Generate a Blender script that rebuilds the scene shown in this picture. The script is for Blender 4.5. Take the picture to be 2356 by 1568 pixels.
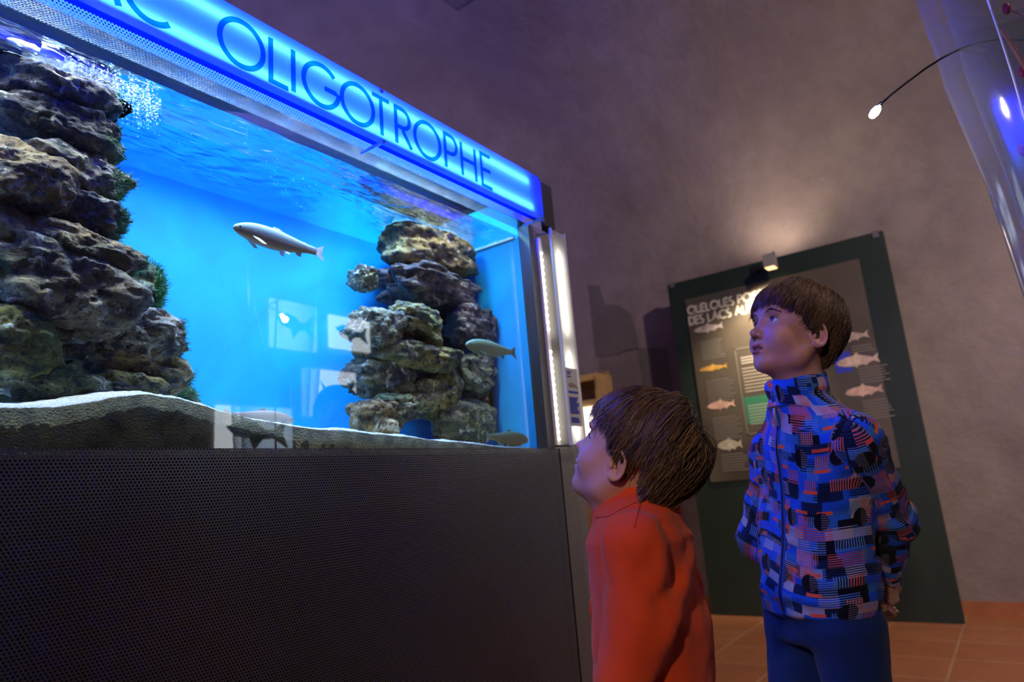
import bpy, math, random
import numpy as np
from mathutils import Vector, Matrix
random.seed(7); RNG = np.random.default_rng(11)
SC = bpy.context.scene
for _o in list(bpy.data.objects): bpy.data.objects.remove(_o)
COL = SC.collection
# ------------------------------------------------------------------ camera
FPX, CX, CY = 1571.0, 1178.0, 784.0
_u = np.array([-600., 7187., -FPX]); _u /= np.linalg.norm(_u)
_d = np.array([1167., -246., -FPX]); _d -= _u * (_d @ _u); _d /= np.linalg.norm(_d)
RCAM = np.stack([_d, np.cross(_u, _d), _u])          # world <- camera
CPOS = np.array([0.0, -1.06, 0.86])
cam_d = bpy.data.cameras.new('camera'); cam = bpy.data.objects.new('camera', cam_d); COL.objects.link(cam)
M = Matrix.Identity(4)
for i in range(3):
    for j in range(3): M[i][j] = RCAM[i][j]
    M[i][3] = CPOS[i]
cam.matrix_world = M
cam_d.sensor_width = 36; cam_d.lens = FPX / 2356 * 36; cam_d.clip_start = 0.02
cam_d.dof.use_dof = True; cam_d.dof.focus_distance = 1.15; cam_d.dof.aperture_fstop = 4.0
SC.camera = cam
# ------------------------------------------------------------------ world, exposure, big lights
W = bpy.data.worlds.new('world'); SC.world = W; W.use_nodes = True
W.node_tree.nodes['Background'].inputs[0].default_value = (0.5, 0.42, 0.6, 1)
W.node_tree.nodes['Background'].inputs[1].default_value = 0.012
SC.view_settings.view_transform = 'Standard'; SC.view_settings.look = 'None'
SC.view_settings.exposure = 0.0; SC.view_settings.gamma = 1.0
SC.view_settings.use_curve_mapping = False
SC.cycles.use_denoising = True
SC.cycles.max_bounces = 8; SC.cycles.diffuse_bounces = 4; SC.cycles.transparent_max_bounces = 16
SC.cycles.sample_clamp_indirect = 60.0; SC.cycles.caustics_reflective = False; SC.cycles.caustics_refractive = False

def light(name, kind, loc, target, power, color, size=0.1, size_y=None, spot=None, blend=0.5, spread=None):
    L = bpy.data.lights.new(name, kind); o = bpy.data.objects.new(name, L); COL.objects.link(o)
    L.energy = power; L.color = color
    if kind == 'AREA':
        L.size = size
        if size_y: L.shape = 'RECTANGLE'; L.size_y = size_y
    else: L.shadow_soft_size = size
    if spread: L.spread = math.radians(spread)
    if spot: L.spot_size = math.radians(spot); L.spot_blend = blend
    o.location = loc
    dr = Vector(target) - Vector(loc); o.rotation_euler = dr.to_track_quat('-Z', 'Y').to_euler()
    return o
# two strip lamps in the aquarium hood (long in X, shining down)
light('tank_lamp', 'AREA', (0.45, 0.060, 1.72), (0.45, 0.20, 1.0), 38, (0.90, 0.92, 0.92), 2.1, 0.025, spread=110)
light('tank_lamp_blue', 'AREA', (0.45, 0.17, 1.785), (0.45, 0.26, 1.0), 60, (0.022, 0.25, 1.0), 2.1, 0.06, spread=100)
light('tank_fill_end', 'AREA', (1.22, 0.13, 1.75), (1.60, 0.16, 1.30), 5.5, (0.35, 0.85, 1.0), 0.06, 0.10)  # extra lamp added only to brighten the end liner
light('blue_fill_up', 'AREA', (0.9, 0.24, 1.84), (2.6, 2.6, 3.0), 20, (0.28, 0.25, 1.0), 1.4, 0.2, spread=95)  # added unseen fill that tints the upper wall blue-violet
# room: unseen warm fill spots added to light the walls and boys
light('room_fill_warm', 'SPOT', (1.9, -2.4, 3.2), (4.3, 1.0, 1.2), 195, (1.0, 0.74, 0.60), 0.06, spot=105, blend=0.9)
light('room_fill_right', 'SPOT', (2.7, -1.9, 3.1), (4.5, -1.6, 0.3), 60, (1.0, 0.68, 0.52), 0.05, spot=80, blend=0.9)
light('room_fill_front', 'SPOT', (-1.9, -1.25, 2.3), (1.5, -0.66, 0.8), 125, (1.0, 0.76, 0.58), 0.08, spot=42, blend=0.9)

# ------------------------------------------------------------------ pixel -> world helpers
def ray(px, py): return RCAM @ (np.array([px - CX, -(py - CY), -FPX]) / FPX)
def onY(px, py, Y): r = ray(px, py); return CPOS + r * ((Y - CPOS[1]) / r[1])
def onX(px, py, X): r = ray(px, py); return CPOS + r * ((X - CPOS[0]) / r[0])
def onZ(px, py, Z): r = ray(px, py); return CPOS + r * ((Z - CPOS[2]) / r[2])
def atd(px, py, t): return CPOS + ray(px, py) * t

# ------------------------------------------------------------------ object helpers
def tag(o, label=None, cat=None, group=None, kind=None):
    if label: o['label'] = label
    if cat: o['category'] = cat
    if group: o['group'] = group
    if kind: o['kind'] = kind
    return o
def empty(name, loc=(0, 0, 0), rz=0.0, label=None, cat=None, group=None):
    o = bpy.data.objects.new(name, None); COL.objects.link(o); o.location = loc; o.rotation_euler = (0, 0, rz)
    o.empty_display_size = 0.05
    return tag(o, label, cat, group)
def mesh_np(name, V, Fq, mats=None, parent=None, smooth=True, uv=None, col=None, local=False):
    """V (n,3) array, Fq (m,k) array or list of faces; parent-local coordinates if local else world."""
    me = bpy.data.meshes.new(name)
    V = np.asarray(V, dtype=np.float32)
    if isinstance(Fq, np.ndarray):
        m, k = Fq.shape
        me.vertices.add(len(V)); me.vertices.foreach_set('co', V.ravel())
        me.loops.add(m * k); me.loops.foreach_set('vertex_index', Fq.astype(np.int32).ravel())
        me.polygons.add(m); me.polygons.foreach_set('loop_start', np.arange(0, m * k, k, dtype=np.int32))
        me.polygons.foreach_set('loop_total', np.full(m, k, dtype=np.int32))
        me.update(calc_edges=True)
    else:
        me.from_pydata([tuple(map(float, v)) for v in V], [], Fq); me.update()
    me.polygons.foreach_set('use_smooth', np.full(len(me.polygons), smooth, dtype=bool))
    if uv is not None:
        li = np.empty(len(me.loops), dtype=np.int32); me.loops.foreach_get('vertex_index', li)
        l = me.uv_layers.new(name='UVMap'); l.data.foreach_set('uv', np.asarray(uv, dtype=np.float32)[li].ravel())
    if col is not None:
        a = me.color_attributes.new('Col', 'FLOAT_COLOR', 'POINT')
        c = np.ones((len(V), 4), dtype=np.float32); c[:, :3] = col; a.data.foreach_set('color', c.ravel())
    o = bpy.data.objects.new(name, me); COL.objects.link(o)
    for m_ in (mats if isinstance(mats, (list, tuple)) else [mats]):
        if m_: me.materials.append(m_)
    if parent is not None:
        o.parent = parent
        if not local:
            o.matrix_parent_inverse = parent_world(parent).inverted()
    return o
def parent_world(p):
    m = p.matrix_basis.copy()
    if p.parent: m = parent_world(p.parent) @ p.matrix_parent_inverse @ m
    return m

class MB:
    def __init__(s): s.v = []; s.f = []
    def add(s, v, f):
        n = len(s.v); s.v += [tuple(map(float, x)) for x in v]; s.f += [[i + n for i in q] for q in f]; return s
    def box(s, a, b):
        x0, y0, z0 = a; x1, y1, z1 = b
        return s.add([(x0,y0,z0),(x1,y0,z0),(x1,y1,z0),(x0,y1,z0),(x0,y0,z1),(x1,y0,z1),(x1,y1,z1),(x0,y1,z1)],
                     [(0,3,2,1),(4,5,6,7),(0,1,5,4),(1,2,6,5),(2,3,7,6),(3,0,4,7)])
    def tube(s, pts, r, n=10, cap=True):
        pts = [Vector(p) for p in pts]; rr = r if isinstance(r, (list, tuple)) else [r] * len(pts)
        V = []; prev = None
        for i, p in enumerate(pts):
            t = (pts[min(i + 1, len(pts) - 1)] - pts[max(i - 1, 0)]).normalized()
            a = prev if prev is not None else (Vector((0, 0, 1)) if abs(t.z) < .9 else Vector((1, 0, 0)))
            a = (a - t * a.dot(t)).normalized(); prev = a; b = t.cross(a)
            for k in range(n):
                w = 2 * math.pi * k / n; V.append(p + (a * math.cos(w) + b * math.sin(w)) * rr[i])
        F = []
        for i in range(len(pts) - 1):
            for k in range(n): F.append((i*n+k, i*n+(k+1)%n, (i+1)*n+(k+1)%n, (i+1)*n+k))
        if cap: F.append(tuple(reversed(range(n)))); F.append(tuple(range((len(pts)-1)*n, len(pts)*n)))
        return s.add(V, F)
    def prism(s, poly, fn):
        """poly 2D list; fn(u, v, t) -> 3D with t in 0/1"""
        n = len(poly)
        V = [fn(u, v, 0) for u, v in poly] + [fn(u, v, 1) for u, v in poly]
        return s.add(V, [tuple(range(n)), tuple(reversed(range(n, 2*n)))] + [(i, i+n, (i+1)%n+n, (i+1)%n) for i in range(n)])
    def lathe(s, prof, c, n=24):
        V = []
        for r, z in prof:
            for k in range(n):
                a = 2*math.pi*k/n; V.append((c[0]+r*math.cos(a), c[1]+r*math.sin(a), z))
        F = [(i*n+k, i*n+(k+1)%n, (i+1)*n+(k+1)%n, (i+1)*n+k) for i in range(len(prof)-1) for k in range(n)]
        return s.add(V, F)
    def ball(s, c, r, nu=12, nv=8, sc=(1,1,1)):
        V = [(c[0], c[1], c[2]+r*sc[2])]
        for j in range(1, nv):
            t = math.pi*j/nv
            for k in range(nu):
                a = 2*math.pi*k/nu
                V.append((c[0]+r*sc[0]*math.sin(t)*math.cos(a), c[1]+r*sc[1]*math.sin(t)*math.sin(a), c[2]+r*sc[2]*math.cos(t)))
        V.append((c[0], c[1], c[2]-r*sc[2])); e = len(V)-1
        F = [(0, 1+k, 1+(k+1)%nu) for k in range(nu)]
        for j in range(nv-2):
            for k in range(nu):
                a = 1+j*nu; F.append((a+k, a+nu+k, a+nu+(k+1)%nu, a+(k+1)%nu))
        a = 1+(nv-2)*nu; F += [(a+k, e, a+(k+1)%nu) for k in range(nu)]
        return s.add(V, F)
    def build(s, name, mat, parent=None, smooth=False):
        return mesh_np(name, np.array(s.v), s.f, mat, parent, smooth)

# ------------------------------------------------------------------ noise
def _hash(i, j, k, s):
    n = (i.astype(np.int64)*374761393 + j.astype(np.int64)*668265263 + k.astype(np.int64)*1274126177 + s*974634777) & 0xffffffff
    n = ((n ^ (n >> 13)) * 1103515245) & 0xffffffff
    n = ((n ^ (n >> 15)) * 2246822519) & 0xffffffff
    return ((n ^ (n >> 16)) & 0xffff) / 32767.5 - 1.0
def vnoise(P, s=0):
    I = np.floor(P).astype(np.int64); f = P - I; f = f*f*f*(f*(f*6-15)+10)
    r = 0
    for a in (0, 1):
        wa = f[:, 0] if a else 1-f[:, 0]
        for b in (0, 1):
            wb = f[:, 1] if b else 1-f[:, 1]
            for c in (0, 1):
                wc = f[:, 2] if c else 1-f[:, 2]
                r = r + wa*wb*wc*_hash(I[:, 0]+a, I[:, 1]+b, I[:, 2]+c, s)
    return r
def fbm(P, o=4, s=0, g=0.5):
    r = 0; a = 1.0
    for i in range(o): r = r + a*vnoise(P*(2.03**i)+i*7.3, s+i); a *= g
    return r

# ------------------------------------------------------------------ materials
def newmat(name):
    m = bpy.data.materials.new(name); m.use_nodes = True; nt = m.node_tree; nt.nodes.clear()
    out = nt.nodes.new('ShaderNodeOutputMaterial'); return m, nt, out
def nd(nt, typ, _props=None, **inp):
    n = nt.nodes.new('ShaderNode' + typ)
    for k, v in (_props or {}).items(): setattr(n, k, v)
    for k, v in inp.items():
        key = int(k[1:]) if k[0] == '_' and k[1:].isdigit() else k.replace('_', ' ')
        s = n.inputs[key]
        if isinstance(v, bpy.types.NodeSocket): nt.links.new(v, s)
        else:
            if s.type == 'RGBA' and len(v) == 3: v = (*v, 1)
            s.default_value = v
    return n
def mth(nt, op, a, b=0.0, c=None):
    kw = {'_0': a, '_1': b}
    if c is not None: kw['_2'] = c
    return nd(nt, 'Math', {'operation': op}, **kw).outputs[0]
def ramp(nt, fac, stops, interp='LINEAR'):
    n = nt.nodes.new('ShaderNodeValToRGB'); cr = n.color_ramp; cr.interpolation = interp
    while len(cr.elements) > 1: cr.elements.remove(cr.elements[-1])
    cr.elements[0].position = stops[0][0]; cr.elements[0].color = (*stops[0][1], 1)
    for p, c in stops[1:]:
        e = cr.elements.new(p); e.color = (*c, 1)
    nt.links.new(fac, n.inputs[0]); return n.outputs[0]
def mixc(nt, f, a, b, bt='MIX'):
    n = nd(nt, 'MixRGB', {'blend_type': bt}, _0=f, _1=a, _2=b); return n.outputs[0]
def simple(name, c, rough=0.5, metal=0.0, spec=0.5, emis=None, es=0.0, bump=None, noise=None, sheen=0.0):
    m, nt, out = newmat(name)
    b = nd(nt, 'BsdfPrincipled', Base_Color=c, Roughness=rough, Metallic=metal)
    b.inputs['Specular IOR Level'].default_value = spec
    if sheen:
        b.inputs['Sheen Weight'].default_value = sheen; b.inputs['Sheen Roughness'].default_value = 0.5
    if emis: b.inputs['Emission Color'].default_value = (*emis, 1); b.inputs['Emission Strength'].default_value = es
    tc = nd(nt, 'TexCoord').outputs['Object']
    if noise:
        sc, amt = noise
        n = nd(nt, 'TexNoise', Vector=tc, Scale=sc, Detail=6.0).outputs[0]
        f = ramp(nt, n, [(0.3, (0, 0, 0)), (0.7, (1, 1, 1))])
        nt.links.new(mixc(nt, f, tuple(x*(1-amt) for x in c)+(1,), tuple(min(1, x*(1+amt)) for x in c)+(1,)), b.inputs['Base Color'])
    if bump:
        sc, st = bump
        n = nd(nt, 'TexNoise', Vector=tc, Scale=sc, Detail=5.0).outputs[0]
        bp = nd(nt, 'Bump', Height=n, Strength=st, Distance=0.01); nt.links.new(bp.outputs[0], b.inputs['Normal'])
    nt.links.new(b.outputs[0], out.inputs[0]); return m
def S(r, g, b):
    f = lambda c: (c/255/12.92 if c/255 <= .04045 else ((c/255+.055)/1.055)**2.4)
    return (f(r), f(g), f(b))

# perforated sheet metal: round holes on a staggered grid, really see-through
def perforated(name, c, pitch=0.0056, hole=0.27, plane='XZ', rough=0.35, metal=0.6):
    m, nt, out = newmat(name)
    p = nd(nt, 'NewGeometry').outputs['Position']; s = nd(nt, 'SeparateXYZ', Vector=p)
    a = s.outputs[0] if plane[0] == 'X' else s.outputs[1]
    bb = s.outputs[2] if plane[1] == 'Z' else s.outputs[1]
    def cellhole(off):
        u = mth(nt, 'ADD', mth(nt, 'DIVIDE', a, pitch), 100.0 + off); v = mth(nt, 'ADD', mth(nt, 'DIVIDE', bb, pitch*1.732), 100.0 + off)
        fu = mth(nt, 'SUBTRACT', mth(nt, 'FRACT', u), 0.5); fv = mth(nt, 'MULTIPLY', mth(nt, 'SUBTRACT', mth(nt, 'FRACT', v), 0.5), 1.732)
        return mth(nt, 'SQRT', mth(nt, 'ADD', mth(nt, 'MULTIPLY', fu, fu), mth(nt, 'MULTIPLY', fv, fv)))
    d = mth(nt, 'MINIMUM', cellhole(0.0), cellhole(0.5))
    h = mth(nt, 'LESS_THAN', d, hole)
    b = nd(nt, 'BsdfPrincipled', Base_Color=c, Roughness=rough, Metallic=metal)
    rim = ramp(nt, d, [(hole, (0, 0, 0)), (min(hole+0.1, .98), (1, 1, 1))])
    bp = nd(nt, 'Bump', Height=rim, Strength=0.5, Distance=0.0006); nt.links.new(bp.outputs[0], b.inputs['Normal'])
    t = nd(nt, 'BsdfTransparent', Color=(1, 1, 1))
    mx = nd(nt, 'MixShader', Fac=h, _1=b.outputs[0], _2=t.outputs[0])
    nt.links.new(mx.outputs[0], out.inputs[0]); return m

MT = {}
MT['perf'] = perforated('perforated steel', (0.17, 0.175, 0.20))
MT['perf_side'] = perforated('perforated steel side', (0.35, 0.34, 0.33))
MT['perf_flat'] = perforated('perforated steel lip', (0.20, 0.19, 0.185), plane='XY')
MT['dark'] = simple('dark inner plate', (0.006, 0.006, 0.008), 0.8)
MT['steel'] = simple('grey coated steel', (0.10, 0.10, 0.10), 0.4, 0.5)
MT['darksteel'] = simple('dark coated steel', (0.03, 0.03, 0.035), 0.5, 0.3)
MT['white'] = simple('white plastic', (0.7, 0.7, 0.7), 0.5)
MT['acrylic_blue'] = simple('blue acrylic', (0.02, 0.2, 0.9), 0.2)
MT['black'] = simple('black rubber', (0.01, 0.01, 0.01), 0.5)
# plaster wall
def plaster(name, c1, c2, c3):
    m, nt, out = newmat(name)
    tc = nd(nt, 'NewGeometry').outputs['Position']
    n1 = nd(nt, 'TexNoise', Vector=tc, Scale=1.1, Detail=5.0, Roughness=0.6).outputs[0]
    n2 = nd(nt, 'TexNoise', Vector=tc, Scale=6.0, Detail=8.0, Roughness=0.65).outputs[0]
    c = mixc(nt, ramp(nt, n1, [(0.38, (0,0,0)), (0.62, (1,1,1))]), (*c1, 1), (*c2, 1))
    c = mixc(nt, mth(nt, 'MULTIPLY', ramp(nt, n2, [(0.42, (0,0,0)), (0.72, (1,1,1))]), 0.55), c, (*c3, 1))
    b = nd(nt, 'BsdfPrincipled', Base_Color=c, Roughness=0.9)
    bp = nd(nt, 'Bump', Height=n2, Strength=0.5, Distance=0.03); nt.links.new(bp.outputs[0], b.inputs['Normal'])
    nt.links.new(b.outputs[0], out.inputs[0]); return m
MT['plaster'] = plaster('old plaster', (0.36, 0.31, 0.31), (0.27, 0.225, 0.24), (0.22, 0.185, 0.19))
MT['stone'] = plaster('bare grey stone', (0.23, 0.21, 0.20), (0.17, 0.16, 0.16), (0.12, 0.12, 0.11))
MT['stone_light'] = plaster('pale mortar', (0.30, 0.26, 0.24), (0.24, 0.21, 0.20), (0.2, 0.17, 0.16))
# terracotta floor
def terracotta():
    m, nt, out = newmat('terracotta tiles')
    tc = nd(nt, 'NewGeometry').outputs['Position']
    mp = nd(nt, 'Mapping', Vector=tc); mp.inputs['Rotation'].default_value = (0, 0, 0.0)
    br = nd(nt, 'TexBrick', {'offset': 0.0}, Vector=mp.outputs[0], Color1=S(200,136,92), Color2=S(184,118,78), Mortar=S(205,165,130), Scale=1.0)
    br.inputs['Mortar Size'].default_value = 0.006; br.inputs['Brick Width'].default_value = 0.33; br.inputs['Row Height'].default_value = 0.33
    n = nd(nt, 'TexNoise', Vector=tc, Scale=7.0, Detail=6.0).outputs[0]
    c = mixc(nt, mth(nt, 'MULTIPLY', n, 0.7), br.outputs[0], (*S(150,92,58), 1))
    b = nd(nt, 'BsdfPrincipled', Base_Color=c, Roughness=0.42)
    nt.links.new(b.outputs[0], out.inputs[0]); return m
MT['floor'] = terracotta()

# ------------------------------------------------------------------ room shell (vaulted plaster room)
WX = 4.62
def wall_sweep():
    path = [(WX, -2.9)] + [(WX, y) for y in np.linspace(-2.5, 1.0, 8)]
    for a in np.linspace(0, math.pi/2, 10): path.append((WX-1.6+1.6*math.cos(a), 1.3+1.6*math.sin(a)))
    path += [(x, 2.9) for x in np.linspace(2.6, -2.6, 8)]
    path = np.array(path); T = np.gradient(path, axis=0); T /= np.linalg.norm(T, axis=1)[:, None]
    Nn = np.stack([-T[:, 1], T[:, 0]], 1)        # inward
    prof = [(0, 0.0)] + [(0, z) for z in np.linspace(0.4, 2.4, 6)]
    for a in np.linspace(0.12, math.pi/2*0.9, 10): prof.append((1.9*(1-math.cos(a)), 2.4+1.5*math.sin(a)))
    V = []
    for (o, z) in prof:
        for p, n in zip(path, Nn): V.append((p[0]+n[0]*o, p[1]+n[1]*o, z))
    k = len(path); F = [(i*k+j, i*k+j+1, (i+1)*k+j+1, (i+1)*k+j) for i in range(len(prof)-1) for j in range(k-1)]
    o = mesh_np('wall_back', np.array(V), F, MT['plaster']); tag(o, kind='structure')
wall_sweep()
tag(MB().box((-2.6, -3.0, -0.1), (WX+0.02, 3.0, 0.0)).build('floor', MT['floor']), kind='structure')
tag(MB().box((-2.6, -3.0, 3.9), (WX+0.1, 3.0, 4.0)).build('ceiling', MT['plaster']), kind='structure')
tag(MB().box((-2.6, -3.0, 0), (WX+0.1, -2.9, 3.9)).build('wall_right', MT['plaster']), kind='structure')
tag(MB().box((-2.7, -3.0, 0), (-2.6, 3.0, 3.9)).build('wall_front', MT['plaster']), kind='structure')
tag(MB().box((WX-0.03, -2.9, 0), (WX, 1.2, 0.07)).build('baseboard_back', simple('terracotta skirting', S(176,112,78), .5, noise=(9,.2))), kind='structure')
# bare stone patches where the plaster has come off (blobs of real relief on the wall)
def patch(pts, mat, name, th=0.012):
    w = [onX(px, py, WX-th) for px, py in pts]
    mb = MB(); mb.prism([(p[1], p[2]) for p in w], lambda u, v, t: (WX - th*(1-t) + (0.0 if t == 0 else .002), u, v)); return tag(mb.build(name, mat), kind='structure')
patch([(1302,640),(1322,612),(1345,655),(1378,655),(1392,700),(1425,702),(1452,722),(1466,775),(1470,800),(1440,806),(1420,815),(1365,822),(1345,760),(1320,720)], MT['stone'], 'trim_1')
patch([(1365,824),(1420,816),(1466,806),(1478,880),(1480,985),(1370,985),(1362,880)], MT['stone_light'], 'trim_2', 0.010)
patch([(1468,800),(1530,800),(1548,900),(1552,985),(1482,985),(1478,880)], MT['stone'], 'trim_3', 0.006)
# ------------------------------------------------------------------ aquarium
AQ = empty('aquarium', (0.4, 0.25, 0), label='large lit aquarium with a perforated grey metal cabinet and rocks inside', cat='aquarium')
X0, X1 = -0.85, 1.625; ZG = 0.967; ZT = 1.637
MB().add([(X0, 0, 0.04), (1.677, 0, 0.04), (1.677, 0, ZG), (X0, 0, ZG)], [(0,1,2,3)]).build('cabinet_front', MT['perf'], AQ)
MB().box((X0, 0.025, 0.0), (1.675, 0.42, ZG-0.012)).build('cabinet_body', MT['dark'], AQ)
MB().add([(X0, 0, ZG), (1.677, 0, ZG), (1.677, .03, ZG), (X0, .03, ZG)], [(0,1,2,3)]).build('ledge', MT['perf_flat'], AQ)
post = MB().add([(1.684, 0, 0.0), (1.80, 0, 0), (1.80, 0, ZG+.0), (1.684, 0, ZG)], [(0,1,2,3)]).add([(1.80,0,0),(1.80,.3,0),(1.80,.3,ZG),(1.80,0,ZG)], [(0,1,2,3)])
post.add([(1.645, -.0, ZG), (1.80, -.0, ZG), (1.80, -.0, ZT), (1.645, -.0, ZT)], [(0,1,2,3)]).add([(1.80,0,ZG),(1.80,.3,ZG),(1.80,.3,ZT),(1.80,0,ZT)], [(0,1,2,3)])
post.build('corner_post', MT['perf_side'], AQ)
MB().box((1.69, 0.02, 0), (1.79, 0.3, 1.78)).box((1.649,0.012,ZG),(1.69,.05,ZT)).build('post_core', MT['dark'], AQ)
MB().box((1.623, -0.001, ZG), (1.647, 0.05, ZT)).build('glass_frame', MT['steel'], AQ)
# hood
MB().add([(X0, 0, ZT), (1.70, 0, ZT), (1.70, 0, 1.80), (X0, 0, 1.80)], [(0,1,2,3)]).build('hood_front', perforated('brightened perforated hood', (.42,.45,.52), metal=.3), AQ)  # same metal as the cabinet, lightened so it glows under the tubes
MB().add([(X0, 0, ZT), (1.70, 0, ZT), (1.70, 0.045, ZT), (X0, 0.045, ZT)], [(0,1,2,3)]).build('hood_lip', perforated('shade-darkened perforated lip', (.05,.055,.06), plane='XY'), AQ)  # hood metal darkened in colour to stand for the shaded underside
hb = MB().box((X0, 0.012, ZT+.02), (1.70, 0.03, 1.80)).box((X0, 0.012, 1.80), (1.76, 0.42, 1.812)).box((X0, .40, ZT), (1.76, .42, 1.80)).box((1.70, -0.01, 1.655), (1.765, 0.42, 1.80)).box((X0-.01, 0, ZT), (X0, .42, 1.8))
hb.build('hood_body', MT['darksteel'], AQ)
# tank shell: blue liner at the back and at the ends
m, nt, out = newmat('blue tank liner')
tc = nd(nt, 'NewGeometry').outputs['Position']
n = nd(nt, 'TexNoise', Vector=tc, Scale=5.0, Detail=4.0, Distortion=1.2).outputs[0]
c = mixc(nt, ramp(nt, n, [(0.35, (0,0,0)), (0.68, (1,1,1))]), (0.0, 0.36, 0.80, 1), (0.0, 0.46, 0.95, 1))
b = nd(nt, 'BsdfPrincipled', Base_Color=c, Roughness=0.6); nt.links.new(b.outputs[0], out.inputs[0]); MT['liner'] = m
BY = 0.36
MB().box((X0, BY, ZG-.01), (X1, BY+.02, ZT+.1)).build('back_liner', MT['liner'], AQ)
MB().box((X1-.005, 0.035, ZG-.01), (X1+.01, BY, ZT+.1)).build('end_liner', MT['liner'], AQ)
MB().box((X0, 0.035, ZG-.01), (X0+.02, BY, ZT+.1)).build('end_liner', MT['liner'], AQ)
MB().box((X1-.012, 0.05, 1.603), (X1-.006, BY, 1.612)).build('water_line_glint', MT['white'], AQ)  # white strip imitating the bright streak where water meets the end liner
# glass: transparent with the mirror of a thick pane
m, nt, out = newmat('tank glass')
fr = nd(nt, 'Fresnel', IOR=1.5).outputs[0]
f2 = mth(nt, 'MINIMUM', mth(nt, 'MULTIPLY', fr, 1.6), 0.8)
t = nd(nt, 'BsdfTransparent', Color=(0.97, 0.99, 1)); g = nd(nt, 'BsdfGlossy', Roughness=0.0, Color=(1, 1, 1))
mx = nd(nt, 'MixShader', Fac=f2, _1=t.outputs[0], _2=g.outputs[0]); nt.links.new(mx.outputs[0], out.inputs[0]); MT['glass'] = m
MB().add([(X0, 0.03, ZG), (X1, 0.03, ZG), (X1, 0.03, ZT), (X0, 0.03, ZT)], [(0,1,2,3)]).build('glass_pane', MT['glass'], AQ)
# water surface with ripples, seen from below
m, nt, out = newmat('rippled water surface')
tc = nd(nt, 'NewGeometry').outputs['Position']
mp = nd(nt, 'Mapping', Vector=tc); mp.inputs['Scale'].default_value = (0.55, 1.9, 1.0)
n1 = nd(nt, 'TexNoise', Vector=mp.outputs[0], Scale=26.0, Detail=3.0, Distortion=1.0).outputs[0]
n2 = nd(nt, 'TexWave', Vector=mp.outputs[0], Scale=7.0, Distortion=9.0, Detail=3.0).outputs[0]
h = mth(nt, 'ADD', n1, mth(nt, 'MULTIPLY', n2, 0.5))
bp = nd(nt, 'Bump', Height=h, Strength=0.45, Distance=0.010)
t = nd(nt, 'BsdfTransparent', Color=(0.75, 0.92, 1)); g = nd(nt, 'BsdfGlossy', Roughness=0.03, Color=(0.75, 0.95, 1), Normal=bp.outputs[0])
mx = nd(nt, 'MixShader', Fac=0.74, _1=t.outputs[0], _2=g.outputs[0]); nt.links.new(mx.outputs[0], out.inputs[0]); MT['surface'] = m
WZ = 1.606
gx = np.linspace(X0+.02, X1-.006, 160); gy = np.linspace(0.031, BY, 30)
GX, GY = np.meshgrid(gx, gy, indexing='ij'); P = np.stack([GX.ravel(), GY.ravel(), np.zeros(GX.size)], 1)
V = P.copy(); V[:, 2] = WZ + 0.0014*fbm(P*[22, 34, 1], 3, 5)
I = np.arange(160*30).reshape(160, 30)
F = np.stack([I[:-1, :-1].ravel(), I[:-1, 1:].ravel(), I[1:, 1:].ravel(), I[1:, :-1].ravel()], 1)
o = mesh_np('water_surface', V, F, MT['surface']); tag(o, 'rippled blue water surface at the top of the aquarium, seen from below', 'water')
# ------------------------------------------------------------------ sand
sx = [X0, 0.2, .339, .418, .477, .535, .592, .654, .739, .814, .941, 1.129, 1.362, 1.453, 1.61]
sz = [1.02, 1.02, 1.024, 1.031, 1.045, 1.056, 1.050, 1.035, 1.019, 1.009, 1.004, .993, .980, .974, .970]
nx, ny = 420, 60
gx = np.linspace(X0+.03, X1-.01, nx); gy = np.linspace(0.034, BY-.002, ny)
GX, GY = np.meshgrid(gx, gy, indexing='ij')
Z = np.interp(GX, sx, sz)
for _ in range(2): Z[1:-1] = (Z[:-2] + 2*Z[1:-1] + Z[2:])/4
back = (GY - 0.034)/(BY-.034)
Z += 0.018*np.exp(-((GX-.42)/.13)**2)*np.sin(np.clip(back*2.2, 0, math.pi/2)) - 0.012*np.clip(back, 0, 1)*(GX > 0.62)
P = np.stack([GX.ravel(), GY.ravel(), np.zeros(GX.size)], 1)
Z = Z + 0.011*(1-np.exp(-back*16))
Z = Z + (0.0035*fbm(P*[16, 16, 1], 3, 3) + 0.0011*vnoise(P*[300, 300, 1], 9)).reshape(Z.shape)*np.clip(back*6+.6, 0, 1)
V = np.stack([GX.ravel(), GY.ravel(), Z.ravel()], 1)
I = np.arange(nx*ny).reshape(nx, ny)
F = [tuple(q) for q in np.stack([I[:-1, :-1].ravel(), I[1:, :-1].ravel(), I[1:, 1:].ravel(), I[:-1, 1:].ravel()], 1)]
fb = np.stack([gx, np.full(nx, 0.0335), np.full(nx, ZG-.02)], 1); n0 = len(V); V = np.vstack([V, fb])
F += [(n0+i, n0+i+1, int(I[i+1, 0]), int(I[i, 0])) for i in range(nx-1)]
m, nt, out = newmat('pale sand')
tc = nd(nt, 'NewGeometry').outputs['Position']
n = nd(nt, 'TexNoise', Vector=tc, Scale=420.0, Detail=2.0).outputs[0]
n3 = nd(nt, 'TexNoise', Vector=nd(nt, 'Mapping', Vector=tc, Scale=(1.5, 1, 9)).outputs[0], Scale=8.0, Detail=4.0).outputs[0]
c = ramp(nt, n, [(0.3, (0.42, 0.38, 0.30)), (0.5, (0.80, 0.78, 0.72)), (0.7, (0.95, 0.95, 0.92))])
c = mixc(nt, mth(nt, 'MULTIPLY', ramp(nt, n3, [(.45, (0,0,0)), (.65, (1,1,1))]), 0.45), c, (0.28, 0.26, 0.12, 1))
b = nd(nt, 'BsdfPrincipled', Base_Color=c, Roughness=0.9)
bp = nd(nt, 'Bump', Height=n, Strength=0.8, Distance=0.002); nt.links.new(bp.outputs[0], b.inputs['Normal'])
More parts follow.
